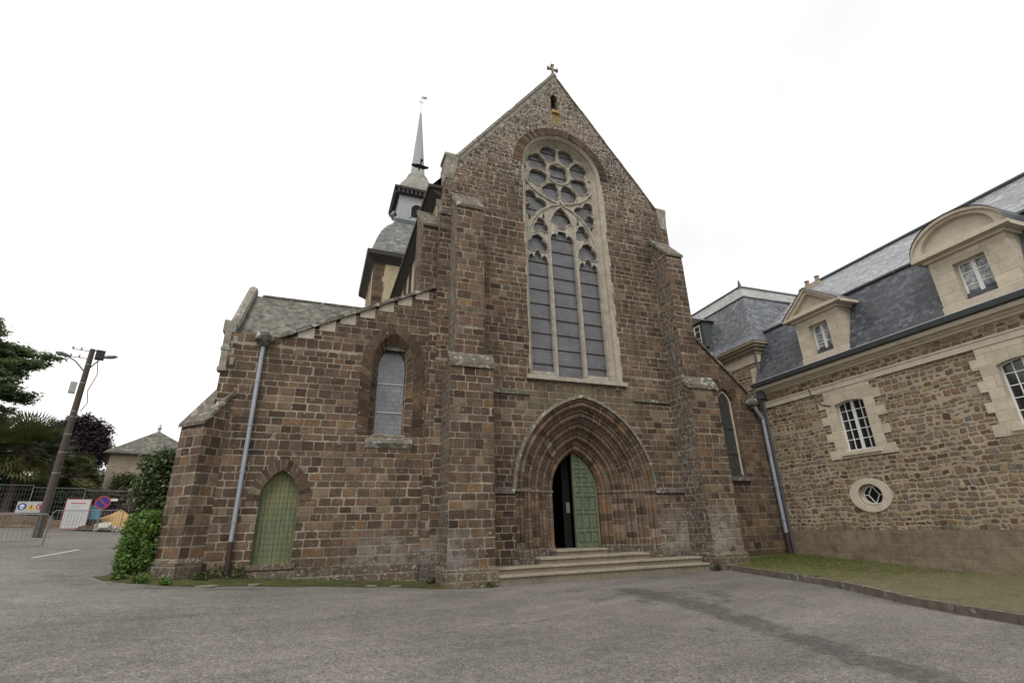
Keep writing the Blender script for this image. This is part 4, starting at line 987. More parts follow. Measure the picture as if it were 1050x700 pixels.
g = G('net curtain behind glass'); p = g.obj(); c = g.mix(g.sm(g.noise(p, 7, 3, .6), .35, .65), (.09, .12, .13), (.42, .44, .45)); MCUR = g.set(c, .12, None, .6)
dormer(3.80, .98, 7.42, 9.42, .42, 7.78, 9.02, 'tri', 9.44, 1.12, 1.30)
dormer(9.13, 1.03, 7.42, 9.42, .43, 7.78, 9.02, 'seg', 9.44, 1.12, 1.30)
# corner downpipe, cable
m = MB(); m.tube([(.27, -.1, 9.2), (.27, -.1, 7.6), (.20, -.14, 7.0), (.16, -.11, .2)], .05, 8); dp = m.build('downpipe', MZID, bl)
m = MB(); m.box(.06, .34, -.30, -.02, 6.75, 7.12); m.build('rain_hopper', MZID, dp)
m = MB(); m.tube([(2.55, -.09, 6.6), (2.62, -.09, 6.3), (2.95, -.06, 5.85), (3.3, -.05, 5.72)], .017, 6); m.build('cable', MIRON, bl)
# pavilion at the far end
pv = MB().box(-9, .22, -.02, 9, 0, 9.0).build('pavilion', [MRUB], bl)
m = MB(); m.box(-9.02, .245, -.045, 1.2, 8.55, 9.2); m.box(-.25, .25, -.05, 1.2, 7.6, 8.3)
m.build('quoin', MTUF, pv)
m = MB(); 
for (e, z0, z1) in ((.06, 8.95, 9.1), (.16, 9.1, 9.25), (.27, 9.25, 9.38), (.36, 9.38, 9.5)): m.box(-9.0-e, .22+e, -e, 9+e, z0, z1)
m.box(-9.05, .27, -.06, 2, 7.35, 7.47); m.build('cornice', plain_stone('stained cornice stone', (.33, .27, .185), .2, .1, dirt=.5), pv)
m = MB(); X0, X1, Y0, Y1 = -9.4, .60, -.38, 9.4
def ringz(i, z): return [(X0+i, Y0+i, z), (X1-i, Y0+i, z), (X1-i, Y1-i, z), (X0+i, Y1-i, z)]
lv = [ringz(0, 9.49), ringz(.25, 9.85), ringz(.95, 12.25), ringz(2.4, 13.7)]
for A, B_ in zip(lv, lv[1:]):
    for i in range(4):
        j = (i+1) % 4; h_ = math.dist(A[i], B_[i]); m.face([A[i], A[j], B_[j], B_[i]], mi=1 if A is lv[2] else 0)
m.face(lv[3], mi=1); pr = m.build('mansard_roof', [MSLA, slate_mat('pale slate', (.24, .235, .22))], pv)
m = MB()
for q, r_ in ((lv[2], .06), (lv[3], .09)): m.tube([Vector(p_)+Vector((0, 0, .02)) for p_ in q], r_, 6, closed=True)
m.rev(X1-2.4, Y0+2.4, [(.10, 13.65), (.08, 13.9), (.02, 14.15)], 8); m.build('ridge_roll', MZID, pr)
m = MB(); m.box(-4.0, -2.6, -.25, 1.2, 10.3, 11.75); m.prism_y([(-4.15, 11.75), (-2.45, 11.75), (-3.3, 12.25)], -.35, 1.4); dmr = m.build('zinc_dormer', MZID, pv)
white_window(-3.3, .5, 10.4, 11.6, 0., -.30, 1, 3, parent=pv, flat=True)
# chimney
ck = MB(); ck.box(-.1, 1.1, 4.2, 4.8, 12.4, 13.02); ck = ck.build('chimney', plain_stone('cream chimney', (.42, .35, .25), .15), bl)
for x in (.25, .85):
    m = MB(); m.rev(x, 4.5, [(.13, 13.0), (.11, 13.15), (.09, 13.33), (.12, 13.35), (.12, 13.4)], 10); m.build('chimney_pot', MTER, ck)


# ================================================================== LEFT BACKGROUND
def quads_mesh(name, C_, N_, L_, W_, rnd, mat, parent, T_=None, fold=.25):
    """many leaf blades: centre, normal, length, width"""
    C_ = np.asarray(C_, float); n = len(C_); N_ = N_/np.linalg.norm(N_, axis=1, keepdims=True)
    if T_ is None: T_ = rng.normal(size=(n, 3))
    T_ = T_-N_*np.sum(T_*N_, axis=1, keepdims=True); T_ /= np.linalg.norm(T_, axis=1, keepdims=True)+1e-9
    B_ = np.cross(N_, T_); L_ = np.broadcast_to(L_, (n,))[:, None]; W_ = np.broadcast_to(W_, (n,))[:, None]
    v = np.stack([C_-T_*L_/2, C_+B_*W_/2+N_*W_*fold, C_+T_*L_/2, C_-B_*W_/2+N_*W_*fold], 1).reshape(-1, 3)
    me = bpy.data.meshes.new(name); me.vertices.add(4*n); me.vertices.foreach_set('co', v.ravel().astype(np.float32))
    me.loops.add(4*n); me.loops.foreach_set('vertex_index', np.arange(4*n)); me.polygons.add(n)
    me.polygons.foreach_set('loop_start', np.arange(n)*4)
    me.materials.append(mat); a = me.attributes.new('rnd', 'FLOAT', 'FACE'); a.data.foreach_set('value', np.broadcast_to(rnd, (n,)).astype(np.float32))
    me.update(calc_edges=True); o = bpy.data.objects.new(name, me); COL.objects.link(o); o.parent = parent; return o
def rdir(n):
    d = rng.normal(size=(n, 3)); return d/np.linalg.norm(d, axis=1, keepdims=True)
def clump_crown(blobs, per, leaf, mat, parent, shell=.55, up=.35, name='crown', n_twig=8):
    """leaves gathered in twig tufts through the volume of several blobs; each tuft has its own tone"""
    Cs, Ns, Rs, Ls = [], [], [], []
    for (c, r, k) in blobs:
        c = np.array(c, float); r = np.array(r, float); nt_ = max(3, int(per*k/n_twig))
        d = rdir(nt_); rad = (shell+(1-shell)*rng.random(nt_)**.6)*(1+.13*rng.normal(size=nt_)); tc_ = c+d*r*rad[:, None]; tone = rng.random(nt_)
        for q in range(n_twig):
            off = rdir(nt_)*leaf*2.0*rng.random(nt_)[:, None]; Cs.append(tc_+off)
            nn = d*.7+rdir(nt_)*.9+np.array([0, 0, up]); Ns.append(nn); Rs.append(np.clip(tone*.75+rng.random(nt_)*.35-.05, 0, 1)); Ls.append(leaf*(.6+.8*rng.random(nt_)))
    C_ = np.concatenate(Cs); L_ = np.concatenate(Ls)
    return quads_mesh(name, C_, np.concatenate(Ns), L_, L_*.55, np.concatenate(Rs), mat, parent)
def trunk_mesh(parent, paths, mat=MBARK, name='trunk'):
    m = MB()
    for pts, rad in paths: m.tube(pts, rad, 8)
    return m.build(name, mat, parent)
def gl(x, y): return float(gz(x, y))
LM_HEDGE = leaf_mat('bright hedge leaf', [(0, (.036, .08, .014)), (.5, (.085, .165, .028)), (1, (.18, .27, .055))])
LM_DARK = leaf_mat('dark glossy leaf', [(0, (.024, .042, .014)), (.5, (.055, .088, .028)), (.85, (.10, .135, .055)), (1, (.23, .20, .10))], .4)
LM_CON = leaf_mat('conifer needle', [(0, (.06, .095, .045)), (.6, (.12, .165, .075)), (1, (.20, .23, .10))], .6, .45)
LM_PUR = leaf_mat('purple leaf', [(0, (.012, .008, .012)), (.6, (.026, .015, .022)), (1, (.055, .032, .042))], .5, .2)
LM_MID = leaf_mat('mid green leaf', [(0, (.025, .042, .012)), (.5, (.06, .085, .025)), (1, (.11, .125, .04))])
LM_OLI = leaf_mat('olive leaf', [(0, (.045, .05, .016)), (.5, (.09, .095, .03)), (1, (.15, .14, .05))])
LM_BRN = leaf_mat('brown twig leaf', [(0, (.045, .032, .022)), (.5, (.085, .062, .042)), (1, (.13, .10, .06))])
LM_GRY = leaf_mat('grey green leaf', [(0, (.10, .12, .08)), (1, (.2, .22, .16))])
LM_PALM = leaf_mat('palm frond', [(0, (.035, .055, .018)), (.5, (.075, .095, .03)), (1, (.16, .155, .06))], .45)

# hedge and shrub at the church corner
t = thing('clipped_hedge', 'low bright green clipped hedge bush beside the leftmost church buttress', 'hedge', (-4.2, 17.1, gl(-4.2, 17.1)))
blobs = [((x, y, z), (.25, .42, .36), 1) for x in (-.17, .15) for y in (-.3, .3, .9) for z in (.36, .75, 1.15)]+[((0, .3, 1.3), (.34, .7, .27), 1.2)]
clump_crown(blobs, 2000, .075, LM_HEDGE, t, shell=.7, name='foliage'); clump_crown([((0, .3, .75), (.28, .6, .6), 1)], 3500, .10, LM_DARK, t, shell=.2, name='inner_foliage')
trunk_mesh(t, [([(dx, dy, -.1), (dx*1.3, dy*1.2, .8)], [.03, .015]) for dx, dy in ((-.1, 0), (.1, .2), (0, .6))], name='stem')
t = thing('evergreen_shrub', 'tall dark glossy evergreen shrub rising behind the bright hedge', 'shrub', (-4.45, 18.9, gl(-4.5, 18.9)))
blobs = [((rng.normal()*.15, rng.normal()*.25, z), (.55, .55, .42), 1) for z in (.9, 1.3, 1.7, 2.1, 2.4, 2.7, 2.9)]+[((-.22, 0, 2.2), (.5, .55, .55), 1.2), ((.3, 0, 2.5), (.5, .55, .55), 1.2), ((.05, 0, 3.05), (.45, .5, .3), .8)]
clump_crown(blobs, 2600, .12, LM_DARK, t, shell=.55, name='crown')
trunk_mesh(t, [([(0, 0, -.1), (.03, 0, 1.2), (0, .05, 2.4)], [.07, .05, .02]), ([(0, 0, .8), (-.3, 0, 1.9)], [.04, .015]), ([(0, 0, .9), (.3, 0, 2.0)], [.04, .015])])

# cedar at the far left
tz = gl(-20.8, 38.); t = thing('cedar_tree', 'tall dark cedar with layered drooping branches at the left edge', 'tree', (-21.4, 37.6, tz))
trunk_mesh(t, [([(0, 0, -.2), (.1, 0, 4), (0, .1, 8), (.05, 0, 12.0)], [.42, .34, .22, .05])])
Cs, Ns, Rs, Ts = [], [], [], []; brp = []
for z in np.arange(2.2, 12.0, .30):
    reach = 5.1*min(1, (13.4-z)/3.6)*(.86+.14*math.sin(z*2.1)); nb = 7
    for b in range(nb):
        az = rng.random()*2*math.pi; ln = reach*(.62+.45*rng.random()); dr_ = np.array([math.cos(az), math.sin(az), 0]); sd2 = np.array([-dr_[1], dr_[0], 0])
        lift = .10+.12*rng.random(); brp.append(([(0, 0, z), tuple(dr_*ln*.5+np.array([0, 0, z+lift*ln*.45])), tuple(dr_*ln+np.array([0, 0, z+lift*ln*.5]))], [.07, .04, .012])); tone = rng.random()
        k = int(42+42*ln/4); f = .22+.78*rng.random(k)**.75; wdt = .95*(1-.55*f)*rng.normal(size=k)*.55
        pz = z+lift*ln*(f*.9-.4*f*f)+.07*rng.normal(size=k)-.10*np.abs(wdt)
        base = dr_[None]*(f*ln)[:, None]+sd2[None]*wdt[:, None]; base[:, 2] = pz
        for q in range(8):
            Cs.append(base+rng.normal(size=(k, 3))*np.array([.17, .17, .09])); Ns.append(np.tile([0, 0, 1.], (k, 1))+rng.normal(size=(k, 3))*.5)
            Ts.append(dr_[None]+rng.normal(size=(k, 3))*.7); Rs.append(np.clip(tone*.6+.5*rng.random(k), 0, 1))
C_ = np.concatenate(Cs); quads_mesh('crown', C_, np.concatenate(Ns), .28, .11, np.concatenate(Rs), LM_CON, t, np.concatenate(Ts))
trunk_mesh(t, brp, name='branches')

# fan palm
def palm(x, y, h, r, label, nf=34):
    t = thing('fan_palm', label, 'palm', (x, y, gl(x, y)), group='fan palms behind the site fence')
    trunk_mesh(t, [([(0, 0, -.2), (.05, 0, h*.5), (0, 0, h)], [.2, .17, .22])])
    Cs, Ns, Ts, Ls, Rs = [], [], [], [], []; st = MB()
    for k in range(nf):
        az = rng.random()*2*math.pi; el_ = R(rng.uniform(-50, 75)); d = np.array([math.cos(az)*math.cos(el_), math.sin(az)*math.cos(el_), math.sin(el_)])
        pl_ = r*.5; hub = np.array([0, 0, h])+d*pl_; st.tube([(0, 0, h), tuple(hub)], [.03, .015], 4); sd2 = np.cross(d, [0, 0, 1.]); sd2 /= np.linalg.norm(sd2)+1e-6; tone = rng.random()*.6+(.4 if el_ < -.4 else 0)
        for a in np.linspace(-1.75, 1.75, 24):
            v = d*math.cos(a)+sd2*math.sin(a); L = r*.56*(1-.12*abs(a)); v2 = v+np.array([0, 0, -.3])
            Cs.append(hub+v*L*.32); Ts.append(v); Ls.append(L*.66); Cs.append(hub+v*L*.60+v2*L*.2); Ts.append(v2); Ls.append(L*.5)
            for _ in range(2): Ns.append(np.cross(v, sd2 if abs(a) < .7 else d)+rng.normal(size=3)*.15+1e-3); Rs.append(min(1, tone+.3*rng.random()))
    quads_mesh('crown', np.array(Cs), np.array(Ns), np.array(Ls), .065, np.array(Rs), LM_PALM, t, np.array(Ts)); st.build('frond_stalks', MBARK, t); return t
palm(-15.4, 35.6, 3.9, 2.2, 'largest fan palm with shaggy green crown left of the utility pole', 85)
palm(-13.2, 37.2, 2.9, 1.3, 'small olive fan palm growing right of the utility pole foot', 30)
palm(-17.3, 35.6, 4.4, 1.8, 'fan palm half hidden under the cedar at the left edge', 34)
# purple beech
px_, py_ = -18.0, 48.8; t = thing('purple_tree', 'round dark purple leaved tree behind the leaning utility pole', 'tree', (px_, py_, gl(px_, py_)))
trunk_mesh(t, [([(0, 0, -.2), (0, 0, 2.5), (.1, 0, 5.6)], [.2, .16, .05]), ([(0, 0, 2.2), (-1.2, .2, 5)], [.1, .03]), ([(0, 0, 2.3), (1.2, -.2, 5.2)], [.1, .03])])
clump_crown([((0, 0, 5.3), (2.3, 2, 2.2), 3), ((-.9, 0, 4.7), (1.5, 1.5, 1.6), 2), ((1.0, 0, 4.8), (1.5, 1.5, 1.5), 2), ((1.35, 0, 6.2), (.9, .9, 1.2), 1.2), ((-.8, 0, 6.6), (1.0, 1, 1.0), 1.2), ((.3, 0, 7.2), (.9, .8, .8), 1), ((-1.5, 0, 5.8), (.9, .9, 1.2), 1.2)], 2100, .19, LM_PUR, t, shell=.35)
# shrubs along the back
SH = [(-18.6, 38.6, 2.3, 1.9, 'broad dark shrub low under the cedar branches', LM_DARK), (-15.9, 37.9, 1.9, 1.6, 'shaded green shrub at the largest palm trunk', LM_MID),
      (-13.6, 38.4, 1.6, 1.3, 'dark shrub behind the small olive palm', LM_DARK), (-11.9, 41.0, 1.7, 1.2, 'low green shrub left of the outbuilding wall', LM_MID), (-10.6, 38.3, 1.1, .9, 'low brownish bush above the notice board', LM_BRN),
      (-17.3, 40., 2.3, 1.7, 'dense mid green shrub in shade below the cedar', LM_MID), (-14.6, 39.5, 2.2, 1.7, 'mid green shrub directly behind the utility pole foot', LM_MID),
      (-12.9, 40.4, 1.9, 1.5, 'olive yellow shrub between pole and brown shrub', LM_OLI), (-12.7, 43.0, 2.9, 1.3, 'dark ivy covered bush against the stone outbuilding corner', LM_MID),
      (-11.6, 39.2, 1.8, .8, 'brown half dead shrub with bare upright twigs', LM_BRN), (-19.6, 41., 3.2, 2.2, 'large dark green bush at the left edge behind fence', LM_DARK),
      (-17.0, 43.2, 3.6, 2.2, 'dark green bush under the purple tree', LM_MID), (-20.2, 42.5, 4.6, 2.4, 'tallest green bush rising behind the largest palm', LM_MID), (-14.8, 43.4, 2.9, 1.6, 'green bush filling the gap between purple tree and outbuilding', LM_OLI)]
for (x, y, h, r, lab, lm) in SH:
    t = thing('garden_shrub', lab, 'shrub', (x, y, gl(x, y)), group='shrubs behind the site fence')
    bl_ = [((r*.5*rng.normal(), r*.4*rng.normal(), h*f), (r*.62, r*.62, h*.28), 1) for f in (.25, .4, .55, .7, .8, .85)]
    clump_crown(bl_, 1700, .17, lm, t, shell=.45, name='foliage')
    trunk_mesh(t, [([(0, 0, -.2), (.2*k, .1*k, h*.75)], [.05, .012]) for k in (-2, -1, 0, 1, 2)], name='stem')
t = thing('pale_tree', 'pale grey green treetop showing above the purple tree', 'tree', (-21.9, 57., gl(-21.9, 57)))
trunk_mesh(t, [([(0, 0, -.2), (0, 0, 7)], [.25, .06])]); clump_crown([((0, 0, 7.6), (1.9, 1.7, 1.7), 2), ((-1.5, 0, 6.8), (1.4, 1.4, 1.4), 1.3), ((1.2, 0, 6.6), (1.4, 1.4, 1.4), 1.2)], 1100, .22, LM_GRY, t, shell=.4)
# stone outbuilding with pyramid slate roof
ob = thing('slate_outbuilding', 'beige stone outbuilding with pyramid slate roof and small finial behind the bush', 'building', (-11.8, 45.4, gl(-11.9, 45.6)), R(18))
hb = 4.6; MB().box(-2.6, 2.6, -2.6, 2.6, -.4, hb).build('wall', MREN2, ob)
m = MB(); m.rev(0, 0, [(2.62, hb-.12), (2.75, hb), (2.72, hb+.12)], square=True); m.build('eave_course', MTUP if False else plain_stone('eave stone', (.25, .22, .18)), ob)
m = MB(); m.rev(0, 0, [(2.95, hb+.02), (2.93, hb+.12), (.06, hb+2.15)], square=True); ro = m.build('roof', MSLL, ob)
m = MB(); m.rev(0, 0, [(.12, hb+2.05), (.08, hb+2.3), (.14, hb+2.4), (.03, hb+2.75)], 8); m.build('finial', MZIN, ro)
# utility pole with two lamps
pz0 = gl(-10.68, 27.82); H_ = 10.08-pz0
t = thing('utility_pole', 'tall weathered wooden utility pole carrying two street lamps', 'utility pole', (-10.68, 27.82, pz0), R(20))
po = MB().tube([(0, 0, -.3), (0, 0, H_*.5), (0, 0, H_)], [.165, .135, .105], 10).build('pole', MPOLE, t)
m = MB()
for z in (2.6, 3.5, 4.3, 5.1, 5.35, 6.7, 7.6): m.tube([(0, 0, z), (0, 0, z+.05)], (.172-.0074*z), 10)
m.split('steel_band', MGAL, po)
for s_, L, zz in ((-1, .8, -.75), (1, .55, -.55)):
    m = MB().tube([(s_*.1, 0, H_+zz-.35), (s_*L*.6, -.05, H_+zz+.05), (s_*L, -.08, H_+zz+.22)], .03, 6).build('lamp_arm', MGAL, t)
    q = MB(); x = s_*L; q.tube([(x-s_*.12, -.08, H_+zz+.20), (x+s_*.05, -.09, H_+zz+.25), (x+s_*.28, -.12, H_+zz+.30), (x+s_*.44, -.13, H_+zz+.33)], [.04, .09, .10, .04], 8); q.build('lamp_head', flat_mat('grey lamp head', (.16, .165, .17), .5, .2), m)
m = MB()
for z in (-.12, -.5): m.tube([(-.75, 0, H_+z), (.1, 0, H_+z)], .02, 5); [m.tube([(x, 0, H_+z), (x, 0, H_+z+.13)], .035, 6) for x in (-.7, -.4)]
m.build('insulator_bar', MGAL, t)
m = MB(); m.box(.15, .5, -.15, .15, H_-.45, H_-.02); m.tube([(0, 0, H_-.05), (.45, 0, H_-.03)], .03, 5); m.build('junction_box', flat_mat('black box', (.02, .02, .022), .6), t)
m = MB(); m.box(-.42, -.18, -.14, .12, H_-2.2, H_-1.7); m.build('small_box', flat_mat('pale grey box', (.35, .38, .35), .6), t)
m = MB(); m.tube([(.3, 0, H_-.5), (.42, 0, H_-1.2), (.25, 0, H_-2.0), (.36, 0, H_-2.6), (.2, 0, H_-3.)], .02, 5); m.build('loose_cable', flat_mat('pinkish cable', (.25, .13, .16), .6), t)

# crowd barriers
def barrier(x, y, ang, L, label):
    t = thing('crowd_barrier', label, 'barrier', (x, y, gl(x, y)), ang, group='steel crowd barriers')
    f = MB(); f.tube([(0, 0, .2), (0, 0, 1.0), (.1, 0, 1.1), (L-.1, 0, 1.1), (L, 0, 1.0), (L, 0, .2)], .022, 8); f.tube([(0, 0, .22), (L, 0, .22)], .018, 6); f.build('frame', MGAL, t)
    b = MB()
    for k in range(1, int(L/.125)): b.tube([(k*.125, 0, .22), (k*.125, 0, 1.09)], .008, 5)
    b.build('bars', MGAL, t)
    for xx in (.15, L-.15): MB().tube([(xx, -.26, .02), (xx, -.05, .16), (xx, .05, .16), (xx, .26, .02)], .018, 6).build('foot', MGAL, t)
    for xx in (0, L):
        MB().tube([(xx, 0, .02), (xx, 0, .25)], .02, 6).build('leg', MGAL, t)
    return t
aA = math.atan2(-.349, -.937)
barrier(-8.95, 23.9, aA, 2.3, 'nearest steel crowd barrier at the left road edge'); barrier(-11.15, 23.1, aA, 2.3, 'steel crowd barrier cut by the left photo edge')
barrier(-9.05, 32.0, aA, 2.7, 'farther steel crowd barrier in front of the white notice board')
# mesh fence panels
def fence(x, y, ang, L, label):
    t = thing('mesh_fence_panel', label, 'fence panel', (x, y, gl(x, y)), ang, group='mesh site fence panels')
    f = MB(); f.tube([(0, 0, .1), (0, 0, 2.05), (L, 0, 2.05), (L, 0, .1)], .022, 6); f.tube([(0, 0, .22), (L, 0, .22)], .018, 6); f.build('frame', MGAL, t)
    b = MB()
    for k in range(1, int(L/.12)): b.tube([(k*.12, 0, .22), (k*.12, 0, 2.05)], .0035, 4)
    for z in np.arange(.35, 2., .25): b.tube([(0, 0, z), (L, 0, z)], .0035, 4)
    b.build('wire_mesh', MGAL, t); MB().box(-.35, .35, -.12, .12, 0, .14).build('foot_block', flat_mat('grey concrete block', (.25, .25, .24), .9), t); return t
for k, lab in enumerate(('mesh fence panel behind the sand pile at the right end', 'mesh fence panel behind the white notice board', 'mesh fence panel at the foot of the utility pole', 'mesh fence panel behind the safety sign', 'mesh fence panel at the left photo edge')):
    fence(-9.6-k*1.98, 34.7-k*.66, R(198.5), 2.08, lab)
m = MB(); m.box(-10.6, -10.1, 34.3, 34.33, 3.45, 3.58); tag(m.build('white_plate', flat_mat('white plate', (.6, .6, .6), .6)), 'tiny white plate fixed high on the mesh fence', 'sign')
# earth bank behind the barriers, sand, rubble
def mound(name, cx, cy, rx, ry, h, mat, ang=0., rough=.15):
    m = MB(); n, k = 28, 9; V_ = []
    for j in range(k+1):
        f = j/k; row = []
        for i in range(n):
            a = 2*math.pi*i/n; rr = 1-f; w_ = 1+rough*math.sin(3*a+cx)*.5+rough*rng.normal()*.25
            x, y = rx*rr*math.cos(a)*w_, ry*rr*math.sin(a)*w_; X = cx+x*math.cos(ang)-y*math.sin(ang); Y = cy+x*math.sin(ang)+y*math.cos(ang)
            row.append((X, Y, gl(X, Y)-.05+h*(f**1.15)*(1+rough*.3*rng.normal()*(j < k))))
        V_.append(row)
    for A, B_ in zip(V_, V_[1:]):
        for i in range(n): q = (i+1) % n; m.face([A[i], A[q], B_[q], B_[i]])
    return m.build(name, mat, None, smooth=True)
tag(mound('earth_bank', -14.2, 33.6, 5.2, .7, .75, MEARTH, R(19), .4), kind='structure')
tag(mound('sand_pile', -9.85, 34.35, 2.0, 1.2, 1.12, MSAND, 0, .08), 'heap of orange sand in front of the outbuilding', 'sand pile')
for k, (x, y, s_, lab, mt_) in enumerate(((-10.0, 32.9, .42, 'largest pale rubble lump beside the sand pile', MRBL), (-10.5, 33.0, .3, 'brown stone lump left of the pale rubble', MEARTH), (-9.5, 33.0, .26, 'small pale rubble lump at the right of the heap', MRBL), (-10.85, 32.8, .25, 'small grey brown stone lump near the blue crate', MEARTH))):
    m = MB(); bm = bmesh.new(); bmesh.ops.create_icosphere(bm, subdivisions=2, radius=s_)
    for v in bm.verts: v.co *= 1+.22*rng.normal(); v.co.z *= .6
    for f in bm.faces: m.face([tuple(v.co+Vector((x, y, gl(x, y)+s_*.45))) for v in f.verts])
    bm.free(); tag(m.build('rubble_lump', mt_), lab, 'stone', 'rubble by the sand pile')
# signs
t = thing('notice_board', 'white site notice board with red rim leaning behind the barrier', 'notice board', (-11.2, 32.55, gl(-11.2, 32.5)+.1), R(20))
W_, Hh = 1.0, 1.45; tilt = .22
def bp(x, z, o=0.): return (x+.22*0, z*tilt-o, z)
m = MB(); m.hexa([bp(-W_/2, 0, -.03), bp(-W_/2, Hh, -.03), bp(W_/2, Hh, -.03), bp(W_/2, 0, -.03)], [bp(-W_/2, 0), bp(-W_/2, Hh), bp(W_/2, Hh), bp(W_/2, 0)]); m.build('panel', flat_mat('white notice panel', (.5, .5, .5), .6, 0, .05), t)
m = MB()
def strip(mm, x0, x1, z0, z1, o=.004): mm.face([bp(x0, z0, o), bp(x1, z0, o), bp(x1, z1, o), bp(x0, z1, o)])
for q in ((-W_/2, W_/2, 0, .04), (-W_/2, W_/2, Hh-.04, Hh), (-W_/2, -W_/2+.035, .04, Hh-.04), (W_/2-.035, W_/2, .04, Hh-.04), (-.3, .3, 1.2, 1.27)): strip(m, *q)
m.build('red_rim', flat_mat('red sign paint', (.42, .17, .16), .6), t)
m = MB()
for z in np.arange(.2, 1.1, .11): strip(m, -.38, rng.uniform(.1, .38), z, z+.022)
m.build('grey_print', flat_mat('grey print', (.32, .32, .34), .6), t)
for x in (-.35, .35): MB().tube([(x, .05, -.1), (x, .62, -.1), (x, Hh*tilt*.9+.03, Hh*.9)], .02, 5).build('stay', MGAL, t)
t = thing('safety_sign', 'white site safety sign with helmet, warning and ban symbols on the fence', 'sign', (-12.55, 31.2, 3.03), R(20))
MB().box(-.5, .5, 0, .02, -.26, .26).build('panel', flat_mat('white sign panel', (.5, .5, .49), .6, 0, .05), t)
def disc(cx, cz, r, y, n=24): return [(cx+r*math.cos(2*math.pi*i/n), y, cz+r*math.sin(2*math.pi*i/n)) for i in range(n)]
m = MB(); m.face(disc(-.31, .03, .16, -.004)); m.build('blue_symbol', flat_mat('blue sign paint', (.05, .07, .32), .5), t)
m = MB(); m.face([(-.40, -.007, .02), (-.22, -.007, .02), (-.24, -.007, .10), (-.31, -.007, .14), (-.38, -.007, .10)]); m.face([(-.36, -.007, -.08), (-.26, -.007, -.08), (-.25, -.007, .0), (-.37, -.007, .0)]); m.build('helmet_symbol', MWHT, t)
m = MB(); m.face([(-.14, -.004, -.11), (.16, -.004, -.11), (.01, -.004, .17)]); m.build('yellow_triangle', flat_mat('yellow sign paint', (.65, .45, .05), .5), t)
m = MB(); m.face([(-.01, -.007, -.02), (.03, -.007, -.02), (.025, -.007, .09), (-.005, -.007, .09)]); m.face([(-.01, -.007, -.07), (.03, -.007, -.07), (.03, -.007, -.04), (-.01, -.007, -.04)]); m.build('warning_mark', flat_mat('black print', (.02, .02, .02), .6), t)
m = MB(); a_, b_ = disc(.33, .03, .15, -.005), disc(.33, .03, .11, -.005); m.loft(a_, b_, closed=True); m.face([(.24, -.006, .10), (.26, -.006, .12), (.42, -.006, -.05), (.40, -.006, -.07)]); m.build('red_ban_ring', flat_mat('red ring paint', (.5, .06, .05), .5), t)
m = MB(); m.box(.30, .36, -.0045, -.003, -.05, .09); m.build('walker_symbol', flat_mat('black figure', (.03, .03, .03), .6), t)
m = MB(); m.box(-.42, .42, -.004, -.003, -.21, -.19); m.build('print_line', flat_mat('grey line', (.3, .3, .3), .6), t)
m = MB(); m.tube([(-11.95, 30.9, gl(-11.95, 30.9)-.1), (-11.95, 30.9, 4.1)], .04, 8); tag(m.build('steel_post', flat_mat('pale galvanised post', (.42, .43, .43), .5, .3)), 'slim pale steel post standing between safety sign and utility pole', 'post')
t = thing('no_parking_sign', 'round blue no parking sign with red ring and diagonal on a post', 'road sign', (-10.2, 32.55, gl(-10.2, 32.5)), R(18))
m = MB(); m.tube([(0, .03, -.1), (0, .03, 1.6)], .025, 6); m.build('post', MGAL, t)
zc = 1.43; m = MB(); a_ = [(x, 0, z) for x, _, z in disc(0, zc, .33, 0)]; m.hexa([(x, .02, z) for x, _, z in a_], a_); m.build('disc', flat_mat('blue road sign', (.05, .05, .26), .45, 0, .05), t)
m = MB(); m.loft(disc(0, zc, .33, -.004), disc(0, zc, .265, -.004), closed=True); c_, s_ = math.cos(R(-45)), math.sin(R(-45)); q = [(-.27, -.035), (.27, -.035), (.27, .035), (-.27, .035)]; m.face([(x*c_-z*s_, -.005, zc+x*s_+z*c_) for x, z in q]); m.build('red_ring', flat_mat('red road sign', (.42, .06, .07), .45, 0, .05), t)
t = thing('blue_crate', 'light blue plastic crate between notice board and round sign', 'crate', (-10.75, 33.1, gl(-10.75, 33.1)+.55), R(18))
m = MB(); m.box(-.42, .42, 0, .5, 0, .62); m.build('shell', flat_mat('light blue plastic', (.16, .33, .45), .5), t)
m = MB(); [m.box(x-.03, x+.03, -.03, 0, .0, .62) for x in (-.36, -.12, .12, .36)]; m.box(-.45, .45, -.04, .52, .60, .68); m.build('rib', flat_mat('blue plastic rib', (.12, .27, .40), .5), t)
m = MB(); m.box(-.5, .5, -.05, .55, -.6, 0); m.build('pallet', MPOLE, t)
# mossy strip and weeds at the wall foot
g = G('wall foot moss'); p = g.pos(); c = g.mix(g.sm(g.noise(p, 3, 5, .7), .4, .62), (.055, .05, .03), (.075, .09, .02)); c = g.mix(1., c, g.ramp(g.noise(p, 25, 4, .75), [(.3, (.5,)*3), (.7, (1.5,)*3)]), 'MULTIPLY'); g.bump(g.noise(p, 22, 4, .7), .8, .04); MMOSS = g.set(c, .95, None, .2)
def foot_strip(pts, wall, name):
    m = MB(); n = len(pts)
    for i in range(n-1):
        for k in range(4):
            def pp(j, f): 
                x, y = pts[j]; X, Y = wall[j]; x, y = x+(X-x)*f, y+(Y-y)*f
                return (x, y, gl(x, y)+.006+.09*f*f+.02*math.sin(7*x+5*y)*f)
            m.face([pp(i, k/4), pp(i+1, k/4), pp(i+1, (k+1)/4), pp(i, (k+1)/4)])
    tag(m.build(name, MMOSS, smooth=True), kind='structure')
A_ = resample([(-5.0, 16.4), (-4.6, 15.9), (-3.9, 15.4), (-3.0, 15.0), (-1.8, 15.1), (.5, 15.25), (2.6, 15.2), (3.7, 14.82), (5.2, 14.65)], 50)
A_ = [(x, y+.06*math.sin(3.3*x)+rng.normal()*.02) for x, y in A_]
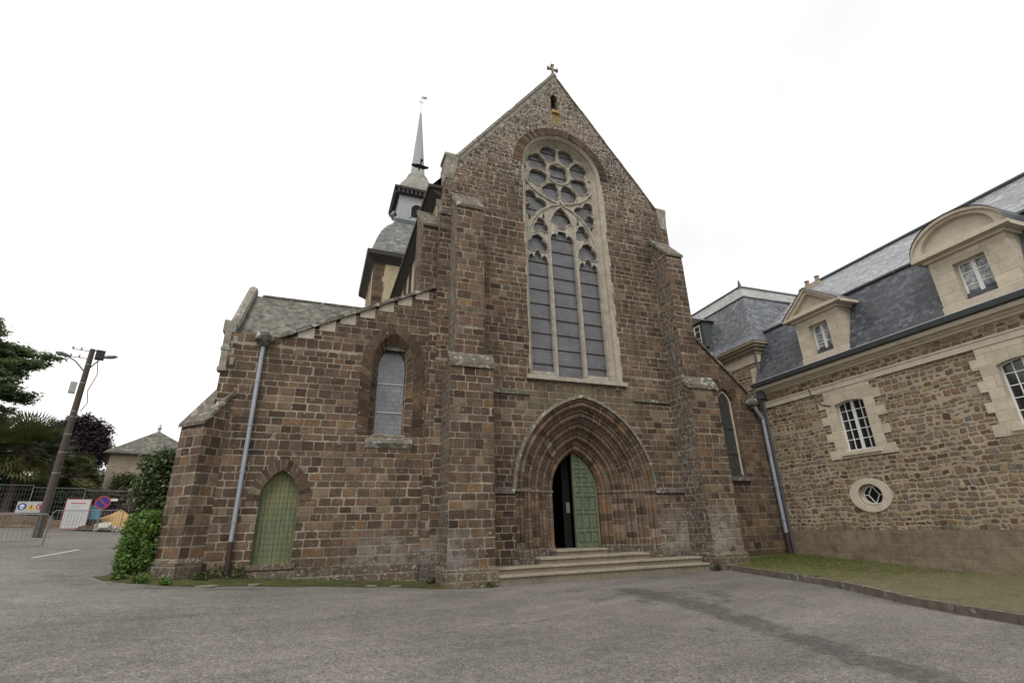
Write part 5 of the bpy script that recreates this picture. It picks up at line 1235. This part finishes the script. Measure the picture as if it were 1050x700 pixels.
foot_strip(A_, [(min(max(x, -4.4), 5.2), 16.9 if x < -2.9 else 16.45 if x < 3.7 else 15.1) for x, y in A_], 'moss_strip')
def weed(x, y, z, h, n, label, lm=LM_MID):
    t = thing('weed_tuft', label, 'weed', (x, y, z), group='weeds at the foot of the walls')
    d = rdir(n); d[:, 2] = np.abs(d[:, 2])*1.2; C_ = d*h*.5*(rng.random(n)[:, None]**.5)*np.array([1.1, .8, 1.]); quads_mesh('leaves', C_, rdir(n)+np.array([0, 0, .4]), .09*rng.random(n)+.04, .05, rng.random(n), lm, t, d+rdir(n)*.4)
    s_ = MB()
    for k in range(6): s_.tube([(0, 0, 0), tuple(d[k]*h*.6)], .005, 4)
    s_.build('stems', MBARK, t)
for (x, y, h, n, lab) in ((-2.2, 16.2, .6, 130, 'leafy weed growing at the left downpipe foot'), (-1.65, 16.25, .65, 150, 'leafy weed between downpipe and green side door'), (-3.7, 15.5, .35, 160, 'bright weed below the leftmost buttress corner'),
                          (-3.1, 15.2, .25, 110, 'low weed in front of the leftmost buttress'), (-2.5, 15.95, .45, 130, 'weed in the angle right of the leftmost buttress'), (-4.3, 16.0, .3, 160, 'low weed under the clipped hedge'),
                          (5.0, 14.75, .16, 70, 'tiny weed at the buttress left of the steps'), (13.35, 14.75, .3, 160, 'weed in the corner between steps and right buttress'), (13.9, 15.1, .25, 120, 'low weed at the kerb end by the right buttress'), (12.9, 10.6, .16, 80, 'small weed growing over the kerb edge'),
                          (3.55, 15.95, .35, 90, 'pale weed in the angle left of the tall buttress')):
    weed(x, y, (.30 if x > 13.5 else .08 if x > 12.5 else gl(x, y)+.03), h, n, lab, LM_HEDGE if 'bright' in lab or 'low' in lab else LM_MID)
# grass blades on the verge and at the kerb (countless)
n = 26000; f = rng.random(n)**1.25; yy = 16.2-11.5*rng.random(n)**1.25; kx = np.interp(yy, [q[1] for q in reversed(kerb)], [q[0] for q in reversed(kerb)])+.10
xx = kx+(18.3-kx)*f; zz = np.array([.12+gl(a, b) for a, b in zip(kx, yy)])*(1-f)+f*.28*ss(yy, 9., 16.)+.02
keep = rng.random(n) < .4+.6*ss(yy+2.*np.sin(xx*1.9)*np.cos(yy*1.3), 9., 15.); C_ = np.stack([xx, yy, zz], 1)[keep]; k = len(C_)
T_ = np.stack([rng.normal(size=k)*.4, rng.normal(size=k)*.4, np.ones(k)], 1); gm = leaf_mat('short grass blade', [(0, (.05, .075, .015)), (.6, (.10, .13, .03)), (1, (.17, .16, .06))])
tag(quads_mesh('grass', C_, rdir(k)*np.array([1, 1, .2]), .05+.05*rng.random(k), .014, rng.random(k), gm, None, T_), kind='stuff')
# fallen leaves and flakes near the wall foot and steps
MFLS = plain_stone('dull flat stone', (.22, .20, .165), .3)
for k, (x, y, s_, lab) in enumerate(((-1.2, 15.3, .22, 'pale flat stone in the moss right of the downpipe'), (-2.2, 14.9, .26, 'pale flat stone in front of the left downpipe'), (2.4, 15.35, .15, 'small pale flat stone at the moss edge near the tall buttress'), (1.75, 15.35, .13, 'smallest pale flat stone left of the tall buttress'))):
    m = MB(); q = [(x+s_*math.cos(a)*(1+.2*rng.normal()), y+s_*.4*math.sin(a), gl(x, y)+.01) for a in np.linspace(0, 2*math.pi, 8)[:-1]]
    m.hexa(q, [(a, b, c_+.03) for a, b, c_ in q]); tag(m.build('flat_stone', MFLS), lab, 'stone', 'flat stones in the moss strip')
# crow in flight in front of the spire
t = thing('black_crow', 'black crow flying past the grey church spire', 'bird', (4.22, 26.2, 23.95), R(-8))
MBK = flat_mat('black feathers', (.012, .012, .014), .6)
m = MB(); m.tube([(-.30, 0, .02), (-.2, 0, .03), (-.05, 0, .0), (.12, 0, .0), (.22, 0, .03), (.29, 0, .05), (.36, 0, .03)], [.015, .05, .085, .075, .045, .045, .008], 8)
m.hexa([(-.26, -.04, .015), (-.5, -.11, .01), (-.52, .11, .01), (-.26, .04, .015)], [(-.26, -.04, .035), (-.5, -.11, .02), (-.52, .11, .02), (-.26, .04, .035)]); b_ = m.build('body', MBK, t, smooth=True)
for s_, tipz in ((-1, .42), (1, -.20)):
    m = MB(); a = [(.12, 0, .02), (.17, s_*.25, .02+tipz*.35), (.08, s_*.52, tipz), (-.06, s_*.50, tipz*.97), (-.10, s_*.25, .02+tipz*.35), (-.14, 0, .02)]
    m.hexa([(x, y, z-.006) for x, y, z in a], [(x, y, z+.012) for x, y, z in a]); m.build('wing', MBK, t)
t.rotation_euler = (R(20), R(28), R(95))
